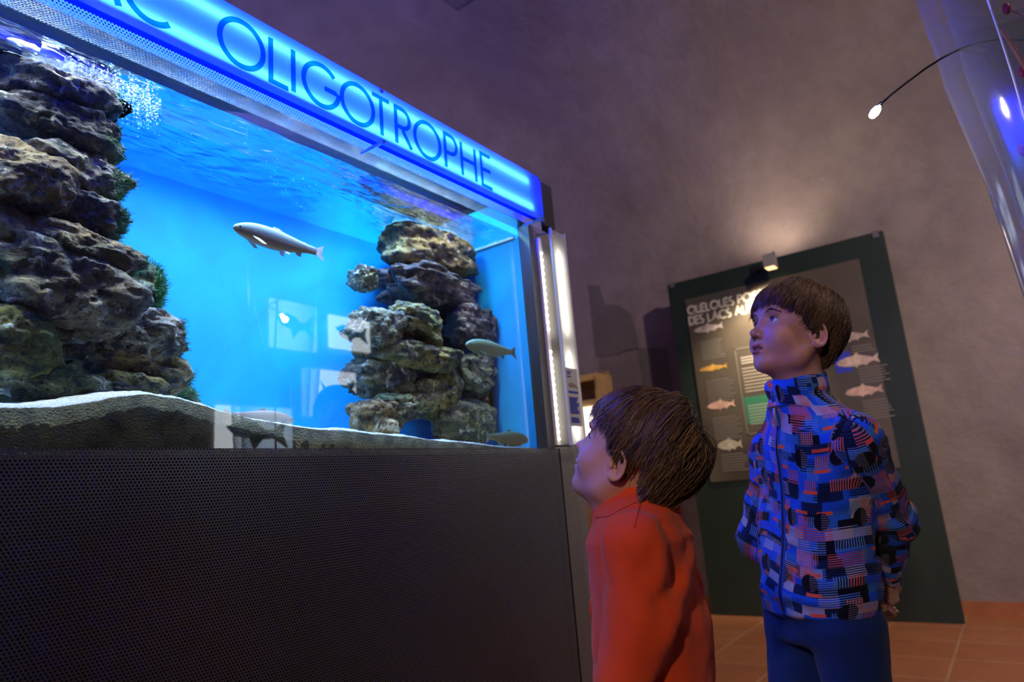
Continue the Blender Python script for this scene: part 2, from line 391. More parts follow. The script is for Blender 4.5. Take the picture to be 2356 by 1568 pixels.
nt.links.new(b.outputs[0], out.inputs[0])
m_sf = simple('shade-darkened sand front', (.13,.11,.055), .9, noise=(26,.7), bump=(300,.6))  # darkened colour stands in for shade on the sand's front face
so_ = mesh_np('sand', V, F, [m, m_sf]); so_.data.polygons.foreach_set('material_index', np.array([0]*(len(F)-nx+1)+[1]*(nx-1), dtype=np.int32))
tag(so_, 'bed of pale sand sloping along the bottom of the aquarium', 'sand', kind='stuff')
# ------------------------------------------------------------------ rocks
def icos(nsub):
    import bmesh
    bm = bmesh.new(); bmesh.ops.create_icosphere(bm, subdivisions=nsub, radius=1.0)
    bm.verts.ensure_lookup_table(); V = np.array([v.co[:] for v in bm.verts]); F = np.array([[v.index for v in f.verts] for f in bm.faces]); bm.free(); return V, F
ICO = icos(6)
def rockmat(name, a, bcol, hi, dk, green=0.3, seed=0.0):
    m, nt, out = newmat(name)
    tc0 = nd(nt, 'NewGeometry').outputs['Position']
    tc = nd(nt, 'Mapping', Vector=tc0, Location=(seed, seed*2, 0)).outputs[0]
    st = nd(nt, 'Mapping', Vector=tc, Scale=(1, 1, 2.2)).outputs[0]
    n1 = nd(nt, 'TexNoise', Vector=st, Scale=11.0, Detail=8.0, Roughness=0.62, Distortion=0.6).outputs[0]
    n2 = nd(nt, 'TexNoise', Vector=tc, Scale=38.0, Detail=8.0, Roughness=0.7).outputs[0]
    n3 = nd(nt, 'TexNoise', Vector=tc, Scale=16.0, Detail=5.0, Roughness=0.7, Distortion=1.5).outputs[0]
    n4 = nd(nt, 'TexNoise', Vector=tc, Scale=170.0, Detail=2.0).outputs[0]
    c = ramp(nt, n1, [(0.34, dk), (0.47, a), (0.58, bcol), (0.70, a)])
    c = mixc(nt, ramp(nt, n2, [(0.50, (0,0,0)), (0.60, (1,1,1))]), c, (*dk, 1))
    c = mixc(nt, ramp(nt, n3, [(0.58, (0,0,0)), (0.64, (1,1,1))]), c, (*hi, 1))
    c = mixc(nt, mth(nt, 'MULTIPLY', ramp(nt, n4, [(0.58, (0,0,0)), (0.66, (1,1,1))]), .7), c, (*dk, 1))
    gn = nd(nt, 'TexNoise', Vector=tc, Scale=7.0, Detail=4.0).outputs[0]
    c = mixc(nt, mth(nt, 'MULTIPLY', ramp(nt, gn, [(0.5, (0,0,0)), (0.65, (1,1,1))]), green), c, (0.05, 0.16, 0.05, 1))
    b = nd(nt, 'BsdfPrincipled', Base_Color=c, Roughness=0.8)
    hh = mth(nt, 'ADD', mth(nt, 'MULTIPLY', n1, 1.0), mth(nt, 'MULTIPLY', n2, .5))
    bp = nd(nt, 'Bump', Height=hh, Strength=0.9, Distance=0.02); nt.links.new(bp.outputs[0], b.inputs['Normal'])
    nt.links.new(b.outputs[0], out.inputs[0]); return m
RM = [rockmat('brown rock', (.24,.145,.05), (.50,.33,.12), (.80,.74,.52), (.03,.025,.022), .25, 0.0),
      rockmat('olive rock', (.22,.20,.07), (.44,.38,.11), (.70,.70,.48), (.025,.03,.03), .5, 3.1),
      rockmat('dark rock', (.10,.075,.08), (.22,.17,.14), (.55,.48,.36), (.02,.016,.03), .2, 5.3),
      rockmat('grey rock', (.27,.22,.14), (.46,.36,.19), (.66,.62,.50), (.05,.04,.04), .2, 8.7),
      rockmat('crusted rock', (.18,.18,.10), (.40,.39,.20), (.80,.80,.60), (.02,.03,.04), .45, 12.9)]
# colour: algae
algm = simple('green algae', (0.05, 0.24, 0.07), 0.7)
ROCKS = []
def rock(px, py, rx, rz, Y, ry, mi, label, rot=0.0, seed=0, boxy=3.0, strata=0.10, rough=0.16, group=None, tilt=0.0, algae=None):
    Y = Y + .035; ry = ry*.85; c = onY(px, py, Y); V, F = ICO; v = V.copy()
    L = (np.abs(v)**boxy).sum(1)**(1/boxy); v = v / L[:, None]
    big = fbm(v*1.3+seed*5.1, 3, seed); v = v*(1 + rough*big)[:, None]
    v = v*[rx, ry, rz]
    q = v*[9, 9, 30] + seed*3.7
    nn = v/np.linalg.norm(v, axis=1)[:, None]
    v = v + nn*(strata*0.12*(1-np.abs(2*np.mod(fbm(q*.5, 3, seed+3)+.5*v[:, 2]*30, 1)-1))*.4)[:, None]
    v = v + nn*(0.0042*fbm(v*60+seed, 4, seed+9, .6))[:, None] + nn*(0.0055*np.abs(fbm(v*22+seed, 2, seed+4)))[:, None]
    ca, sa = math.cos(tilt), math.sin(tilt); v = v @ np.array([[ca, 0, -sa], [0, 1, 0], [sa, 0, ca]])
    ca, sa = math.cos(rot), math.sin(rot); v = v @ np.array([[ca, sa, 0], [-sa, ca, 0], [0, 0, 1]])
    v = v + c
    v[:, 1] = np.clip(v[:, 1], 0.036, BY-.002); v[:, 0] = np.clip(v[:, 0], X0+.03, X1-.02)
    v[:, 2] = np.clip(v[:, 2], ZG-.01, 1.604)
    o = mesh_np('rock', v, F, RM[mi]); tag(o, label, 'rock', group)
    if algae:
        side = V[:, 0] > algae[0]; idx = np.where(side & (V[:, 1] < .7) & (np.abs(V[:, 2]) < .95))[0]
        idx = RNG.choice(idx, min(algae[1], len(idx))); p0 = v[idx]
        d = nn[idx]*.8 + RNG.normal(0, .45, (len(idx), 3)) + [0.25, 0, .35]; d /= np.linalg.norm(d, axis=1)[:, None]
        ln = RNG.uniform(.004, .014, len(idx))[:, None]*algae[2]
        sd = np.cross(d, RNG.normal(0, 1, (len(idx), 3))); sd /= np.linalg.norm(sd, axis=1)[:, None]; w = .0007
        p1 = p0 + d*ln*.6; p2 = p0 + (d + RNG.normal(0, .3, d.shape))*ln
        VV = np.concatenate([p0-sd*w, p0+sd*w, p1+sd*w*.8, p1-sd*w*.8, p2], 0); k = len(idx); a = np.arange(k)
        FF = [(int(i), int(i+k), int(i+2*k), int(i+3*k)) for i in a] + [(int(i+3*k), int(i+2*k), int(i+4*k)) for i in a]
        tag(mesh_np('algae', VV, FF, algm, o), 'green hair algae', kind='stuff')
    ROCKS.append(o); return o
GL, GR = 'rocks of the left pile', 'rocks of the right pile'
R_ = rock
R_(90, 130, .115, .055, .20, .12, 2, 'dark rock at the very top of the left pile, touching the water surface', seed=1, group=GL)
R_(100, 235, .100, .040, .17, .12, 2, 'dark flat rock second from the top of the left pile', seed=2, group=GL, algae=(.5, 500, .7))
R_(100, 318, .100, .042, .17, .12, 2, 'dark bluish rock third from the top of the left pile', seed=3, group=GL, algae=(.5, 900, .8))
R_(40, 420, .070, .050, .10, .06, 0, 'brown rock with pale crust at the left edge, below the bluish rocks', seed=4, group=GL)
R_(130, 430, .085, .050, .17, .12, 3, 'grey brown rock with a green mossy right end in the left pile', seed=5, group=GL, algae=(.55, 1500, .9))
R_(158, 510, .068, .040, .16, .10, 2, 'rounded rock with mossy tip just above the long ledge, left pile', seed=6, group=GL, algae=(.55, 1500, .9))
R_(20, 590, .075, .075, .12, .07, 0, 'mottled brown rock cut by the left picture edge beside the long ledge', seed=7, group=GL)
R_(160, 590, .088, .034, .13, .09, 0, 'long ledge-shaped brown rock with a pale top edge, left pile', seed=8, group=GL, tilt=.08, algae=(.75, 700, .8))
R_(145, 668, .100, .060, .12, .09, 3, 'big speckled grey brown boulder in the middle of the left pile', seed=9, group=GL, boxy=3.6, tilt=.16)
R_(20, 700, .08, .05, .16, .06, 3, 'grey rock at the left edge under the big speckled boulder', seed=21, group=GL)
R_(315, 672, .032, .048, .24, .06, 4, 'mossy rock sticking out behind the big speckled boulder', seed=10, group=GL, algae=(.3, 2600, 1.4))
R_(150, 760, .10, .05, .19, .08, 3, 'shaded grey rock below the big speckled boulder', seed=11, group=GL)
R_(306, 775, .072, .046, .16, .07, 3, 'rounded grey brown boulder with a pale patch, lower right of left pile', seed=12, group=GL, tilt=.12, algae=(.6, 500, .9))
R_(22, 800, .060, .062, .09, .05, 1, 'smooth yellowish boulder in the lower left corner of the aquarium', seed=13, group=GL, boxy=2.3)
R_(298, 858, .086, .040, .18, .08, 0, 'pointed brown rock overhanging the sand at the foot of the left pile', seed=14, group=GL, tilt=.16, algae=(.75, 500, 1.2))
R_(120, 850, .13, .05, .27, .07, 2, 'dark rock in the hollow at the back of the left pile', seed=15, group=GL)
R_(110, 893, .080, .026, .10, .04, 4, 'low rubble-covered rock with yellow patches lying on the sand', seed=16, group=GL, rough=.3)
R_(300, 893, .060, .020, .13, .04, 1, 'small yellowish rock half buried in the sand', seed=17, group=GL, rough=.25)
R_(405, 912, .030, .014, .22, .03, 1, 'tiny rounded stone right of the left pile, behind the sand crest', seed=18, group=GL, algae=(-.2, 300, .8))
# right stack
R_(985, 578, .150, .060, .20, .085, 0, 'topmost block of the right rock pile, brown with purple tint', seed=31, group=GR, boxy=4.2, tilt=.0)
R_(835, 640, .028, .028, .17, .04, 4, 'small knob on the left shoulder of the right rock pile', seed=32, group=GR)
R_(985, 668, .165, .044, .19, .09, 2, 'dark crusted slab second from the top of the right pile', seed=33, group=GR, boxy=4.0, rough=.2)
R_(862, 760, .065, .045, .14, .05, 4, 'pale crusted rock on the left side of the right pile', seed=34, group=GR, rough=.25)
R_(955, 748, .075, .045, .13, .06, 1, 'olive rock in the middle of the right pile under the crusted slab', seed=35, group=GR, rough=.25, tilt=.2)
R_(1085, 750, .075, .050, .15, .06, 2, 'dark rock with pale rim at the right side of the right pile', seed=36, group=GR, rough=.25)
R_(945, 825, .155, .038, .15, .08, 1, 'long flat olive slab halfway down the right pile', seed=37, group=GR, tilt=.03, boxy=3.6)
R_(1085, 862, .090, .055, .16, .06, 4, 'knobbly green crusted rock behind the small fish in the right pile', seed=38, group=GR, rough=.25)
R_(868, 872, .080, .042, .17, .06, 4, 'dark greenish rock at the left side of the right pile', seed=39, group=GR, rough=.25)
R_(995, 905, .095, .055, .15, .06, 1, 'smooth brown wedge-shaped rock in the lower middle of the right pile', seed=40, group=GR, boxy=2.4, tilt=-.4)
R_(900, 945, .060, .030, .13, .05, 4, 'pale crusted rock just above the bottom boulder of the right pile', seed=41, group=GR, rough=.25)
R_(868, 962, .075, .042, .12, .045, 0, 'brown rounded boulder on the sand at the left foot of the right pile', seed=42, group=GR, boxy=2.6)
R_(1065, 972, .125, .055, .14, .05, 4, 'big green crusted boulder on the sand at the right foot of the right pile', seed=43, group=GR, boxy=2.6)
R_(1125, 925, .055, .085, .19, .06, 1, 'tall olive rock at the right edge of the right pile', seed=44, group=GR)
R_(985, 790, .13, .21, .29, .05, 2, 'dark back slab filling the gaps behind the right rock pile', seed=45, group=GR)
# ------------------------------------------------------------------ bubbles, nozzle, brace
noz = MB().tube([onY(95, 112, .06), onY(120, 122, .055), onY(148, 136, .05)], [.006, .006, .004], 14)
tag(noz.build('filter_outlet', MT['white'], None, True), 'short white outlet tube at the water surface with bubbles streaming from it', 'tube')
bb = MB()
for i in range(700):
    t = random.random()**.75; px = 150 + 215*t + random.gauss(0, 5); py = 145 + 95*t + random.gauss(0, 1)*(12+22*t) + 14
    zz = WZ - .003 - random.random()*.004; p = onZ(px, py, zz)
    if p[1] < .034 or p[1] > .33: continue
    r = random.choice([.0004, .0005, .0007, .0011]); bb.ball(p, r, 6, 4, (1.8, 1, .7))
tag(bb.build('air_bubbles', simple('white air bubbles', (.95, .97, 1), .1, emis=None), None, True), 'cluster of bright white air bubbles at the water surface by the left rocks', 'bubbles', kind='stuff')
bs = MB()
for i in range(260):
    px = random.gauss(640, 150); py = 300 + (px-400)*.33 + random.gauss(0, 45)
    p = onY(px, py, random.uniform(.06, .3))
    if p[2] < WZ-.01 and .36 < p[0] < 1.55: bs.ball(p, random.uniform(.0004, .0008), 5, 4)
tag(bs.build('fine_bubbles', simple('fine bubbles', (.7, .9, 1), .3), None, True), 'fine bubbles drifting in the open water between the rock piles', 'bubbles', kind='stuff')
# ------------------------------------------------------------------ fish
def fish_mat(name, back, side, belly, seed=0):
    m, nt, out = newmat(name)
    uv = nd(nt, 'Attribute', {'attribute_name': 'Col'}).outputs['Color']
    tc = nd(nt, 'TexCoord').outputs['Object']
    n = nd(nt, 'TexNoise', Vector=tc, Scale=260.0, Detail=2.0).outputs[0]
    c = mixc(nt, mth(nt, 'MULTIPLY', ramp(nt, n, [(.55, (0,0,0)), (.7, (1,1,1))]), .35), uv, (*back, 1))
    b = nd(nt, 'BsdfPrincipled', Base_Color=c, Roughness=0.55); nt.links.new(b.outputs[0], out.inputs[0]); return m
def trout(nose, tail, back, side, belly, fin, label, bend=0.0, plump=1.0, roll=0.0):
    nose = Vector(nose); tail = Vector(tail); ax = (tail-nose); L = ax.length; ax.normalize()
    up = Vector((0, 0, 1)); sd = up.cross(ax).normalized(); up = ax.cross(sd).normalized()
    root = empty('fish', nose.lerp(tail, .4), 0, label, 'fish')
    def at(s, h, w): # s along 0..1, h up, w side (in L)
        b = bend*math.sin(s*math.pi)*L
        return nose + ax*(s*L) + up*(h*L + b*.3) + sd*(w*L + b)
    st = [(0,.004,.0,.004),(.01,.018,.002,.012),(.04,.036,.004,.024),(.09,.054,.006,.036),(.16,.071,.008,.046),(.25,.084,.006,.052),(.36,.090,.002,.053),(.48,.086,.0,.050),(.60,.072,.0,.040),(.71,.054,.002,.028),(.80,.040,.004,.018),(.87,.034,.004,.011),(.92,.036,.003,.006)]
    n = 20; V = []; C = []
    for s, h, off, w in st:
        for k in range(n):
            a = 2*math.pi*k/n; sa, ca = math.sin(a), math.cos(a)
            V.append(at(s, off + h*plump*sa*(1.0 if sa > 0 else 1.0), w*plump*ca*abs(ca)**-.15 if abs(ca) > .01 else 0))
            t = (sa+1)/2; cc = np.array(belly)*(1-t) + np.array(side)*t if t < .5 else np.array(side)*(1-(t-.5)*2) + np.array(back)*((t-.5)*2)
            C.append(cc)
    F = [(i*n+k, i*n+(k+1)%n, (i+1)*n+(k+1)%n, (i+1)*n+k) for i in range(len(st)-1) for k in range(n)]
    F += [tuple(reversed(range(n))), tuple(range((len(st)-1)*n, len(st)*n))]
    mat = fish_mat('fish skin', tuple(x*.75 for x in back), side, belly)
    bo = mesh_np('body', np.array([tuple(v) for v in V]), F, mat, root, True, col=np.array(C))
    sub = bo.modifiers.new('sub', 'SUBSURF'); sub.levels = 1; sub.render_levels = 1
    fm = simple('fish fin', fin, .45, noise=(90, .25))
    def finm(name, pts, th=.0016, sw=0.0, lab=None):
        mb = MB(); mb.prism(pts, lambda u, v, t: tuple(at(u, v, sw(u, v) + (t-.5)*2*th if callable(sw) else sw + (t-.5)*2*th)))
        return mb.build(name, fm, root, False)
    finm('dorsal_fin', [(.40,.080),(.43,.128),(.49,.125),(.54,.100),(.56,.070)])
    finm('adipose_fin', [(.74,.045),(.77,.066),(.79,.060),(.78,.038)])
    finm('tail_fin', [(.895,.030),(.94,.055),(1.0,.085),(.985,.03),(.975,.003),(.985,-.03),(1.0,-.085),(.94,-.05),(.895,-.024)])
    finm('anal_fin', [(.66,-.055),(.69,-.095),(.73,-.100),(.75,-.040)])
    for s in (-1, 1):
        finm('pelvic_fin', [(.50,-.075),(.53,-.115),(.58,-.125),(.56,-.070)], sw=lambda u, v, s=s: s*(.018+(-v-.075)*.5))
        finm('pectoral_fin', [(.17,-.035),(.19,-.062),(.27,-.105),(.31,-.100),(.24,-.050)], sw=lambda u, v, s=s: s*(.042+(-v-.035)*.45))
        e = at(.055, .014, s*.030); MB().ball(e, .0085*L, 12, 8).build('eye', simple('fish eye', (.01,.01,.015), .08), root, True)
    return root
pale = (.55,.66,.66)
trout(onY(536,522,.12), onY(745,584,.12), (.34,.46,.40), (.05,.12,.15), (.46,.25,.07), (.6,.72,.76), 'trout swimming left in the open water between the rock piles', bend=.02, plump=1.2)
trout(onY(1071,793,.050), onY(1187,812,.050), (.20,.32,.24), (.17,.27,.19), (.30,.34,.16), (.12,.18,.16), 'small pale green fish swimming in front of the right rock pile', bend=.0, plump=1.15)
trout(onY(1216,1012,.055), onY(1118,1004,.055), (.22,.30,.18), (.28,.32,.16), (.40,.34,.12), (.4,.48,.42), 'pale fish resting on the sand in the bottom right corner of the tank', plump=1.2)
trout(onY(676,968,.17), onY(515,955,.17), (.30,.20,.12), (.28,.24,.18), (.40,.34,.26), (.34,.20,.12), 'brown fish half hidden behind the sand crest in the middle', plump=1.25)
trout(onY(15,88,.10), onY(140,138,.08), (.75,.72,.70), (.62,.52,.46), (.85,.72,.60), (.5,.6,.65), 'pale pinkish fish just under the surface in the top left corner', plump=1.1)
trout(onY(-190,905,.06), onY(27,900,.05), (.30,.42,.46), (.40,.52,.55), (.6,.66,.66), (.42,.62,.70), 'fish of which only the pale blue tail shows at the left edge above the sand')
# ------------------------------------------------------------------ stroke lettering
def arc(cx, cy, rx, ry, a0, a1, n=28): return [(cx+rx*math.cos(math.radians(a0+(a1-a0)*i/n)), cy+ry*math.sin(math.radians(a0+(a1-a0)*i/n))) for i in range(n+1)]
GLY = {'O': (.96, [arc(.48,.5,.48,.5,0,360,40)]), 'L': (.42, [[(0,1),(0,0),(.42,0)]]), 'I': (.0, [[(0,0),(0,1)]]),
 'G': (.92, [arc(.48,.5,.48,.5,42,357,36),[(.56,.47),(.903,.47)]]), 'T': (.56, [[(0,1),(.56,1)],[(.28,.942),(.28,0)]]),
 'R': (.5, [[(0,0),(0,1),(.22,1)]+arc(.22,.74,.26,.26,90,-90,14)+[(.058,.48)],[(.22,.422),(.52,0)]]),
 'P': (.48, [[(0,0),(0,1),(.22,1)]+arc(.22,.73,.26,.27,90,-90,14)+[(.058,.46)]]),
 'H': (.6, [[(0,0),(0,1)],[(.6,0),(.6,1)],[(.058,.52),(.542,.52)]]), 'E': (.44, [[(.44,1),(0,1),(0,0),(.46,0)],[(.058,.52),(.42,.52)]]),
 'A': (.76, [[(0,0),(.38,1),(.76,0)],[(.20,.36),(.56,.36)]]), 'C': (.80, [arc(.48,.5,.48,.5,50,310,32)]),
 'Q': (.96, [arc(.48,.5,.48,.5,0,360,32),[(.58,.26),(.92,-.04)]]), 'U': (.58, [[(0,1),(0,.3)]+arc(.29,.3,.29,.3,180,360,16)+[(.58,1)]]),
 'S': (.44, [arc(.22,.75,.2,.25,50,270,14)+arc(.22,.25,.22,.25,90,-140,14)]), 'D': (.66, [[(0,0),(0,1),(.16,1)]+arc(.16,.5,.5,.5,90,-90,20)+[(0,0)]]),
 'N': (.64, [[(0,0),(0,1),(.64,0),(.64,1)]]), 'M': (.8, [[(0,0),(.08,1),(.4,.2),(.72,1),(.8,0)]]), 'B': (.5, [[(0,0),(0,1),(.2,1)]+arc(.2,.76,.22,.24,90,-90,10)+[(0,.52)],[(.2,.52)]+arc(.22,.26,.26,.26,90,-90,10)+[(0,0)]]),
 'F': (.44, [[(.44,1),(0,1),(0,0)],[(0,.52),(.4,.52)]]), 'V': (.7, [[(0,1),(.35,0),(.7,1)]])}
def stroke(mb, pts, w, fn, th):
    closed = len(pts) > 2 and abs(pts[0][0]-pts[-1][0]) < 1e-6 and abs(pts[0][1]-pts[-1][1]) < 1e-6
    P = [np.array(p, float) for p in pts]; P = [P[0]] + [b_ for a_, b_ in zip(P[:-1], P[1:]) if np.linalg.norm(b_-a_) > 1e-7]; n = len(P); Lf = []; Rt = []
    for i in range(n):
        if closed: a = P[i]-P[i-1 if i > 0 else n-2]; b = P[(i+1) if i < n-1 else 1]-P[i]
        else: a = P[i]-P[i-1] if i > 0 else P[1]-P[0]; b = P[i+1]-P[i] if i < n-1 else P[-1]-P[-2]
        a = a/np.linalg.norm(a); b = b/np.linalg.norm(b); t = a+b
        if np.linalg.norm(t) < 1e-3: t = b
        t /= np.linalg.norm(t); k = 1/max(.42, abs(t@a)); nn = np.array([-t[1], t[0]])*w/2*k
        Lf.append(P[i]+nn); Rt.append(P[i]-nn)
    V = [fn(*p, 0) for p in Lf]+[fn(*p, 0) for p in Rt]+[fn(*p, th) for p in Lf]+[fn(*p, th) for p in Rt]
    F = []
    for i in range(n-1):
        F += [(i, i+1, n+i+1, n+i), (2*n+i, 3*n+i, 3*n+i+1, 2*n+i+1), (i, 2*n+i, 2*n+i+1, i+1), (n+i, n+i+1, 3*n+i+1, 3*n+i)]
    F += [(0, n, 3*n, 2*n), (n-1, 3*n-1, 4*n-1, 2*n-1)]
    mb.add(V, F)
def letters(text, fn, h, w, gap, mat, parent, th, one=None, xs=None, name='letter'):
    x = 0.0; mb = MB()
    for i, ch in enumerate(text):
        if ch == ' ': x += .45*h; continue
        adv, strokes = GLY[ch]; x0 = xs[i] if xs else x; m1 = MB() if one is None else mb
        for st in strokes: stroke(m1, [(x0+u*h, v*h) for u, v in st], w, fn, th)
        if one is None: m1.build(name, mat, parent)
        x += adv*h + gap
    if one: mb.build(one, mat, parent)
    return x
# ------------------------------------------------------------------ illuminated sign
SG = empty('illuminated_sign', (0.9, -0.02, 1.62), label='blue illuminated fascia sign reading LAC OLIGOTROPHE along the top of the aquarium', cat='sign')
SY = -0.070
m, nt, out = newmat('blue sign acrylic')
a = nd(nt, 'BsdfTranslucent', Color=(0.32, 0.40, 0.62)); b = nd(nt, 'BsdfDiffuse', Color=(0.03, 0.25, 0.9)); g = nd(nt, 'BsdfGlossy', Color=(1,1,1), Roughness=.15)
mx = nd(nt, 'MixShader', Fac=0.06, _1=a.outputs[0], _2=b.outputs[0]); mx = nd(nt, 'MixShader', Fac=0.03, _1=mx.outputs[0], _2=g.outputs[0])
nt.links.new(mx.outputs[0], out.inputs[0]); MT['signface'] = m
SX0, SX1, SZ0, SZ1 = -0.62, 1.607, 1.6175, 1.756
MB().add([(SX0, SY, SZ0), (SX1, SY, SZ0), (SX1, SY, SZ1), (SX0, SY, SZ1)], [(0,1,2,3)]).build('acrylic_face', MT['signface'], SG)
m, nt, out = newmat('blue vinyl letter')
a = nd(nt, 'BsdfTranslucent', Color=(0.0, 0.50, 0.97)); b = nd(nt, 'BsdfDiffuse', Color=(0.0, 0.05, 0.6))
mx = nd(nt, 'MixShader', Fac=0.08, _1=a.outputs[0], _2=b.outputs[0]); nt.links.new(mx.outputs[0], out.inputs[0]); MT['vinyl'] = m
fn = lambda u, v, t: (u, SY-.0006-t, 1.6405+v)
m, nt, out = newmat('blue translucent tray'); a = nd(nt, 'BsdfTranslucent', Color=(0.0, 0.10, 0.42)); nt.links.new(a.outputs[0], out.inputs[0]); MT['baffle'] = m
letters('LACOLIGOTROPHE', fn, .0905, .0105, .02, MT['vinyl'], SG, .0006,
        xs=[.230, .349, .425, .585, .688, .738, .762, .857, .942, 1.012, 1.072, 1.178, 1.240, 1.320])
m_t = simple('blue fluorescent tube', (.2,.4,.9), .4, emis=(.0068, .0358, 1.0), es=240.0)
for z, xe in ((1.6475, 1.552), (1.7235, 1.540)):
    MB().tube([(SX0+.03, -.060, z), (xe, -.060, z)], .005, 12).build('fluorescent_tube', m_t, SG, True)
    MB().tube([(xe, -.054, z), (xe+.02, -.054, z)], .007, 12).build('tube_socket', MT['white'], SG, True)
MB().box((SX0, SY+.002, 1.6345), (SX1, -.033, 1.6365)).build('light_baffle', MT['baffle'], SG)  # strip added to hide the tube's mirror image and glow blue instead
MB().box((SX0, -.006, 1.672), (SX1, -.003, SZ1+.03)).build('light_absorber', simple('dark blue absorber', (.0,.03,.22), .8, spec=.1), SG)  # unseen plate added to soak up bounced tube light behind the face
MT['pin'] = simple('clear pins', (.3,.35,.5), .2, .6)
for x in (SX1-.008, .97, .3):
    for z in (SZ0+.008, SZ1-.008): MB().tube([(x, SY-.004, z), (x, 0, z)], .004, 8).build('standoff_pin', MT['pin'], SG)
# ------------------------------------------------------------------ side label light
SL = empty('label_light', (1.71, -0.02, 0.97), label='tall narrow white backlit label panel on the right post of the aquarium', cat='light panel')
m, nt, out = newmat('frosted label acrylic')
a = nd(nt, 'BsdfTranslucent', Color=(.9,.88,.84)); b = nd(nt, 'BsdfDiffuse', Color=(.35,.34,.34))
mx = nd(nt, 'MixShader', Fac=0.45, _1=a.outputs[0], _2=b.outputs[0]); nt.links.new(mx.outputs[0], out.inputs[0])
MB().add([(1.676, -.046, .972), (1.748, -.046, .972), (1.748, -.046, 1.622), (1.676, -.046, 1.622)], [(0,1,2,3)]).build('frosted_panel', m, SL)
MB().box((1.671,-.050,.970),(1.676,-.042,1.624)).box((1.748,-.050,.970),(1.753,-.042,1.624)).build('panel_edge', simple('clear edge', (.55,.55,.6), .2), SL)
m_w = simple('white tube', (.9,.9,.9), .4, emis=(1,.93,.82), es=11)
MB().tube([(1.712,-.028,1.30),(1.712,-.028,1.56)], .006, 10).build('light_tube', m_w, SL, True)
MB().tube([(1.712,-.028,.985),(1.712,-.028,1.245)], .006, 10).build('light_tube', m_w, SL, True)
MB().box((1.655,-.012,.975),(1.672,-.003,1.600)).build('led_strip', MT['white'], SL)
m_l = simple('led', (.9,.9,.9), .4, emis=(1,.95,.85), es=14)
for i in range(12): MB().ball((1.664,-.014,1.55-.0215*i), .0032, 8, 6).build('led', m_l, SL, True)
for i in range(14): MB().ball((1.664,-.014,1.245-.0195*i), .0032, 8, 6).build('led', m_l, SL, True)
lb = MB().box((1.679,-.0478,1.025),(1.744,-.0468,1.195)); lb.build('label_card', simple('grey label', (.42,.42,.46), .5), SL)
lt = MB()
for z in (1.182, 1.176, 1.168): lt.box((1.684,-.049,z),(1.684+.03*random.uniform(.6,1),-.0479,z+.003))
lt.build('printed_text', simple('blue print', (.03,.05,.35), .5), SL); lt = MB()
for k in range(9): lt.box((1.684,-.049,1.105-.0055*k),(1.735-.012*random.random(),-.0479,1.109-.0055*k))
lt.build('printed_text', simple('blue print', (.03,.05,.35), .5), SL); lt = MB()
for k in range(3): lt.box((1.684,-.049,1.046-.0055*k),(1.735-.02*random.random(),-.0479,1.050-.0055*k))
lt.build('printed_text', simple('blue print', (.03,.05,.35), .5), SL); lt = MB()
lt.box((1.684,-.049,1.121),(1.737,-.0479,1.127)); lt.build('printed_text', simple('blue print', (.03,.05,.35), .5), SL)
fs = MB(); fs.prism([(1.686,1.146),(1.70,1.153),(1.718,1.150),(1.735,1.142),(1.737,1.135),(1.728,1.139),(1.712,1.139),(1.695,1.138)], lambda u, v, t: (u, -.049+t*.001, v)); fs.build('printed_fish', simple('fish print', (.25,.18,.2), .5), SL)
for q_ in ([(1.664,-.003,1.612),(1.69,-.046,1.612)], [(1.655,0,.972),(1.70,-.046,.972)]): MB().tube(q_, .003, 8).build('bracket', MT['steel'], SL)
# ------------------------------------------------------------------ display board against the back wall
BX = 4.36
DB = empty('display_board', (BX+.1, .03, 0), label='tall dark green information board about alpine lake fish against the back wall', cat='display board')
def bp_(px, py, X=BX): p = onX(px, py, X); return (p[1], p[2])
cor = [bp_(1535,655), bp_(2030,530)]; yl, yr = cor[0][0], cor[1][0]; zt = (cor[0][1]+cor[1][1])/2
MB().box((BX, yr, 0.0), (BX+.06, yl, zt)).build('board', simple('dark green board', (.020,.038,.032), .45, noise=(3,.15)), DB)
for q_ in (yr+.1, yl-.16): MB().box((BX+.06, q_, 0.0), (BX+.24, q_+.06, .9)).build('rear_support', MT['darksteel'], DB)
for px, py in ((1545,652),(2012,536)):
    y_, z_ = bp_(px, py); MB().box((BX-.006, y_-.02, z_-.03), (BX+.066, y_+.012, zt+.008)).build('clip', simple('metal clip', (.5,.5,.5), .3, .8), DB)
m, nt, out = newmat('printed poster')
tc = nd(nt, 'NewGeometry').outputs['Position']
n = nd(nt, 'TexNoise', Vector=tc, Scale=2.2, Detail=3.0).outputs[0]
c = ramp(nt, n, [(.3, (.085,.070,.062)), (.5, (.14,.12,.095)), (.7, (.10,.10,.09))])
b = nd(nt, 'BsdfPrincipled', Base_Color=c, Roughness=.38); nt.links.new(b.outputs[0], out.inputs[0])
py0, pz1 = bp_(1577,690); py1, _ = bp_(1980,615); _, pz0 = bp_(1645,1108)
PO = MB().box((BX-.008, py1, pz0), (BX, py0, pz1)).build('poster', m, DB)
wt = simple('pale print', (.75,.72,.66), .5); gt = simple('grey print', (.25,.235,.21), .5)
bf = lambda y0, z0: (lambda u, v, t: (BX-.0085-t, y0-u, z0+v))
y1_, z1_ = bp_(1585,722); y2_, z2_ = bp_(1588,746)
hh = .052
letters('QUELQUES POISSONS', bf(y1_, pz1-.105), hh, .0125, .0085, wt, PO, .001, one='title')
letters('DES LACS ALPINS', bf(y1_, pz1-.178), hh, .0125, .0085, wt, PO, .001, one='title')
